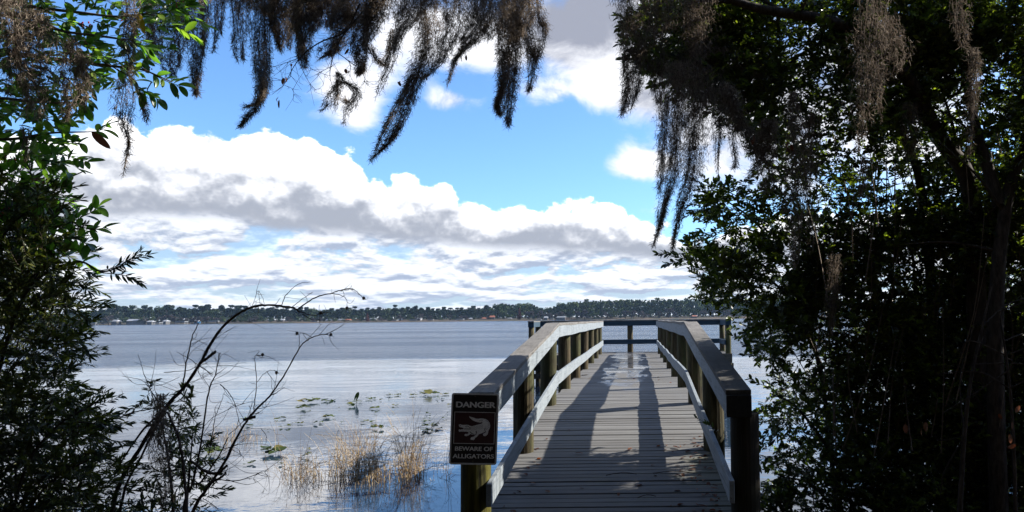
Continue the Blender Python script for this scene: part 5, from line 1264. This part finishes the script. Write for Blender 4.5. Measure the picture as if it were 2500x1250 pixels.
def topline(px):                  # tree top height in photograph pixels above the waterline
    return np.interp(px, [150, 230, 270, 330, 400, 450, 560, 700, 800, 980, 1100, 1190, 1230, 1300, 1330, 1370, 1400, 1500, 1700, 1800, 2100, 2500],
                     [30, 38, 46, 44, 46, 42, 44, 38, 34, 38, 33, 36, 46, 44, 32, 44, 52, 56, 54, 50, 46, 44])
MPP = FAR / FPX * 1.02
LMK = [(225, 'leftmost low boathouse'), (284, 'leftmost gabled house'), (334, 'widest white house'), (386, 'small flat roofed boathouse'), (444, 'dark boathouse left of the blue tarp'), (482, 'blue tarp shed'), (517, 'broad pale roofed boathouse'),
       (556, 'grey shed by the arching branch'), (627, 'boat shelter on the bare bank'), (690, 'white house right of the arching branch'), (770, 'flat boathouse under the drooping twigs'), (834, 'grey house left of the red tree'), (897, 'dull red tree'), (959, 'longest white boathouse'),
       (1009, 'boathouse with the grey roofed house'), (1052, 'lone white boathouse'), (1124, 'boathouse near the radio masts'), (1165, 'radio masts'), (1186, 'low orange roof'), (1245, 'white shed by the red cypress'), (1268, 'rust red cypress'), (1318, 'ochre tree'), (1370, 'crooked tall tree'),
       (1450, 'left walkway rail end'), (1536, 'middle post of the far platform'), (1620, 'right walkway rail end'), (1695, 'pale sandy roofed house'), (1770, 'right platform post'), (1850, 'edge of the right bank foliage')]
def where(px):
    x_, nm_ = min(LMK, key=lambda q: abs(q[0] - px)); d_ = px - x_
    return ('straight above the ' if abs(d_) < 7 else 'a little left of the ' if d_ < 0 else 'a little right of the ') + nm_
rr = random.Random(3); px = 120.0
while px < 2150:
    side = 'oak' if px > 1190 else 'pine'; h = topline(px) * MPP * rr.uniform(.84, 1.06) * (1.13 if px < 1190 else 1.0); dist = FAR + rr.uniform(35, 70)
    kind = side if rr.random() < (.86 if side == 'pine' else .8) else ('oak' if side == 'pine' else 'pine')
    lab = ('tall dark pine ' if px <= 1190 and kind == 'pine' else 'round crowned tall tree ' if px <= 1190 else 'broad green headland tree ' if kind == 'oak' else 'dark headland pine ') + where(px)
    far_tree(kind, px, dist, h, lab, 'trees along the far shore'); px += rr.uniform(9, 19) * (1.0 if kind == 'pine' else 1.25)
px = 130.0
while px < 2100:
    kind = 'bare' if rr.random() < .55 else 'oak'; h = topline(px) * MPP * rr.uniform(.34, .56)
    lab = ('low grey leafless tree ' if kind == 'bare' else 'low green tree ') + where(px)
    far_tree(kind, px, FAR + rr.uniform(12, 30), h, lab, 'trees along the far shore', .3); px += rr.uniform(11, 26)
far_tree('red', 1268, FAR + 14, 15, 'rust red cypress on the far shore left of the dock', None); far_tree('bare', 1318, FAR + 12, 12, 'ochre leafless tree right of the rust red cypress', None)
far_tree('red', 897, FAR + 20, 11, 'dull red tree behind the white house in mid far shore', None)
far_tree('oak', 1372, FAR + 40, 23, 'crooked tall tree standing at the left end of the headland woods', None)
# the forest mass behind
n = 26000; px_ = rng.uniform(60, 2400, n); dist = FAR + 60 + 160 * rng.random(n); zt = topline(px_) * MPP * .86
z = rng.random(n) ** .7 * zt; xx = (ray(0, 780)[0] * 0) + np.array([(Rv[0] * (p - PX)) / (Fv[1] * FPX + 0) for p in px_]) * dist
P = np.stack([xx, dist, z + 1], 1); Vt = np.array([(-.8, -.5, 0), (.7, -.6, .1), (.9, .6, -.1), (-.6, .7, .15)]) * 1.6
V, F = stamp(Vt, np.array([(0, 1, 2, 3)]), P, rotmat(nrm(rng.normal(0, 1, (n, 3))), nrm(rng.normal(0, 1, (n, 3)))), rng.uniform(.6, 1.4, n))
fo = link('far_forest', npmesh('far_forest', V, F), FM['pine']); tag(fo, 'dark forest filling in behind the far shore trees', 'forest', kind='stuff')

M_WALLW = mat('house_white', lambda nt: prin(nt, (.10, .098, .095), .8, .1)); M_WALLG = mat('house_grey', lambda nt: prin(nt, (.25, .25, .26), .8, .2))
M_ROOFG = mat('roof_grey', lambda nt: prin(nt, (.22, .23, .25), .7, .3)); M_ROOFL = mat('roof_pale_metal', lambda nt: prin(nt, (.15, .16, .17), .7, .2)); M_ROOFR = mat('roof_orange', lambda nt: prin(nt, (.22, .085, .05), .8, .2))
M_WIN = mat('dark_window', lambda nt: prin(nt, (.03, .04, .05), .15, .6)); M_BLUE = mat('blue_tarp', lambda nt: prin(nt, (.02, .11, .25), .6, .3))
def house(px, w, h, lab, wall=M_WALLW, roof=M_ROOFG, kind='house', dist=None, nwin=3):
    dist = dist or shore_y(fx(px, FAR)) + (4 if kind != 'house' else 16); xx = fx(px, dist)
    W, Hh = w * MPP, h * MPP; Dp = 7
    root = empty('lake_house' if kind == 'house' else 'boathouse', (xx, dist, 1.0 if kind == 'house' else 0.0), lab, 'house' if kind == 'house' else 'boathouse', 'houses and boathouses on the far shore', rr.uniform(-.15, .15))
    wz = Hh * .62
    if kind == 'house':
        mb = MB(); mb.box(-W/2, W/2, -Dp/2, Dp/2, -1, wz); mb.build('wall', wall, root)
        mb = MB(); o_ = .5
        V = [(-W/2-o_, -Dp/2-o_, wz), (W/2+o_, -Dp/2-o_, wz), (W/2+o_, Dp/2+o_, wz), (-W/2-o_, Dp/2+o_, wz), (-W/2-o_+1, 0, Hh), (W/2+o_-1, 0, Hh)]
        mb.add(V, [(3, 2, 1, 0), (0, 1, 5, 4), (2, 3, 4, 5), (1, 2, 5), (3, 0, 4)]); mb.build('roof', roof, root)
        for k in range(nwin):
            x0 = -W/2 + W * (k + .5) / nwin; mb = MB(); mb.box(x0 - W/nwin*.25, x0 + W/nwin*.25, -Dp/2-.06, -Dp/2+.02, wz*.25, wz*.75); mb.build('window', M_WIN, root)
    else:
        for sx_ in (-1, 1):
            for sy in (-1, 1): mb = MB(); mb.box(sx_*W/2-.15, sx_*W/2+.15, sy*3-.15, sy*3+.15, -1, wz); mb.build('post', M_WALLG, root)
        mb = MB(); mb.box(-W/2-.4, W/2+.4, -3.6, 3.6, wz + .01, wz + max(.5, Hh*.3)); mb.build('roof', roof, root)
        mb = MB(); mb.box(-W/2, W/2, -3, 3, .5, .75); mb.build('platform', M_WALLG, root)
    return root
H_ = [(225, 22, 7, 'low pale boathouse at the left end of the far shore', None, M_ROOFL, 'b'), (284, 14, 11, 'white gabled house, leftmost house of the far shore', M_WALLW, M_ROOFG, 'house'), (334, 38, 12, 'long white house with grey roof, widest on the far shore', M_WALLW, M_ROOFG, 'house'),
      (369, 12, 8, 'small white house right of the widest one', M_WALLW, M_ROOFG, 'house'), (386, 14, 6, 'white flat roofed boathouse beside the small white house', None, M_ROOFL, 'b'), (406, 9, 9, 'narrow cream house behind a round tree', M_WALLW, M_ROOFG, 'house'), (444, 21, 8, 'dark boathouse with a pale metal roof left of the blue tarp', None, M_ROOFL, 'b'),
      (482, 9, 8, 'small shed covered with a bright blue tarp', M_BLUE, M_ROOFG, 'house'), (517, 28, 9, 'broad boathouse with a pale roof under the dark bird shaped gap', None, M_ROOFL, 'b'), (556, 13, 8, 'grey shed partly behind the arching branch', M_WALLG, M_ROOFL, 'house'), (627, 13, 4, 'low white boat shelter on the bare bank', None, M_ROOFL, 'b'),
      (690, 12, 9, 'white house right of the arching branch', M_WALLW, M_ROOFG, 'house'), (770, 15, 5, 'long flat boathouse beneath the drooping twig tips', None, M_ROOFL, 'b'), (803, 13, 7, 'tan house next to the flat boathouse', M_WALLG, M_ROOFG, 'house'), (834, 15, 7, 'grey house left of the reddish trees', M_WALLG, M_ROOFL, 'house'),
      (850, 12, 7, 'pale pinkish house by the grey one', M_WALLW, M_ROOFR, 'house'), (876, 11, 7, 'small cabin just left of the dull red tree', M_WALLW, M_ROOFR, 'house'), (911, 14, 9, 'bright white house right of the dull red tree', M_WALLW, M_ROOFL, 'house'), (934, 14, 5, 'white roofed boathouse right of the bright white house', None, M_ROOFL, 'b'),
      (959, 22, 6, 'longest white roofed boathouse in mid far shore', None, M_ROOFL, 'b'), (977, 8, 6, 'tiny dark shed at the end of the longest boathouse', M_WALLG, M_ROOFG, 'house'), (1009, 11, 6, 'white boathouse below a grey roofed house', None, M_ROOFL, 'b'), (1024, 9, 9, 'grey roofed house set back in the trees', M_WALLG, M_ROOFL, 'house'),
      (1052, 10, 6, 'lone white boathouse left of the reddish tree group', None, M_ROOFL, 'b'), (1124, 16, 7, 'boathouse with pale roof left of the orange roofed house', None, M_ROOFL, 'b'), (1110, 9, 4, 'low dark boat shelter beside the pale roofed boathouse', None, M_ROOFG, 'b'), (1150, 7, 7, 'narrow white house under the thin masts', M_WALLW, M_ROOFG, 'house'),
      (1186, 17, 7, 'white house with a low orange roof', M_WALLW, M_ROOFR, 'house'), (1202, 12, 12, 'tall white and orange house at the start of the headland', M_WALLW, M_ROOFR, 'house'), (1245, 9, 6, 'white shed left of the rust red cypress', M_WALLW, M_ROOFL, 'house'), (1317, 8, 4, 'white boat shelter left of the dock rail', None, M_ROOFL, 'b'), (1333, 9, 8, 'pale cabin above the dock rail', M_WALLW, M_ROOFG, 'house'),
      (1347, 8, 5, 'white tent roofed shelter just above the left dock rail', None, M_ROOFL, 'b'), (1370, 20, 8, 'long white house in front of the tall crooked tree', M_WALLW, M_ROOFL, 'house'), (1695, 12, 7, 'pale sandy roofed house below the headland woods', M_WALLW, M_ROOFR, 'house')]
for px, w, h, lab, wl, rf, k in H_:
    if k == 'b': house(px, w, h, lab, None, rf, 'boathouse')
    else: house(px, w, h, lab, wl, rf, 'house', nwin=max(1, int(w / 6)))
for px, hh in [(1161, 44), (1166, 38), (1172, 43)]:
    mb = MB(); dist = FAR + 60; xx = fx(px, dist); mb.tube([(xx, dist, 1), (xx, dist, hh * MPP)], .14, 4); o = mb.build('radio_mast', M_FTR); tag(o, 'thin radio mast rising above the far treeline', 'mast', 'radio masts on the far shore')

# ------------------------------------------------------------------ thin haze over the lake
mb = MB(); mb.box(-3400, 3400, -60, 2700, -2.2, 52); hz = mb.build('haze')
hm = bpy.data.materials.new('haze'); hm.use_nodes = True; hm.node_tree.nodes.clear()
pv = hm.node_tree.nodes.new('ShaderNodeVolumePrincipled'); pv.inputs['Color'].default_value = (.45, .68, 1, 1); pv.inputs['Density'].default_value = 0.00005; pv.inputs['Anisotropy'].default_value = 0.2
oo = hm.node_tree.nodes.new('ShaderNodeOutputMaterial'); hm.node_tree.links.new(pv.outputs[0], oo.inputs['Volume'])
hz.data.materials.append(hm); tag(hz, kind='stuff')
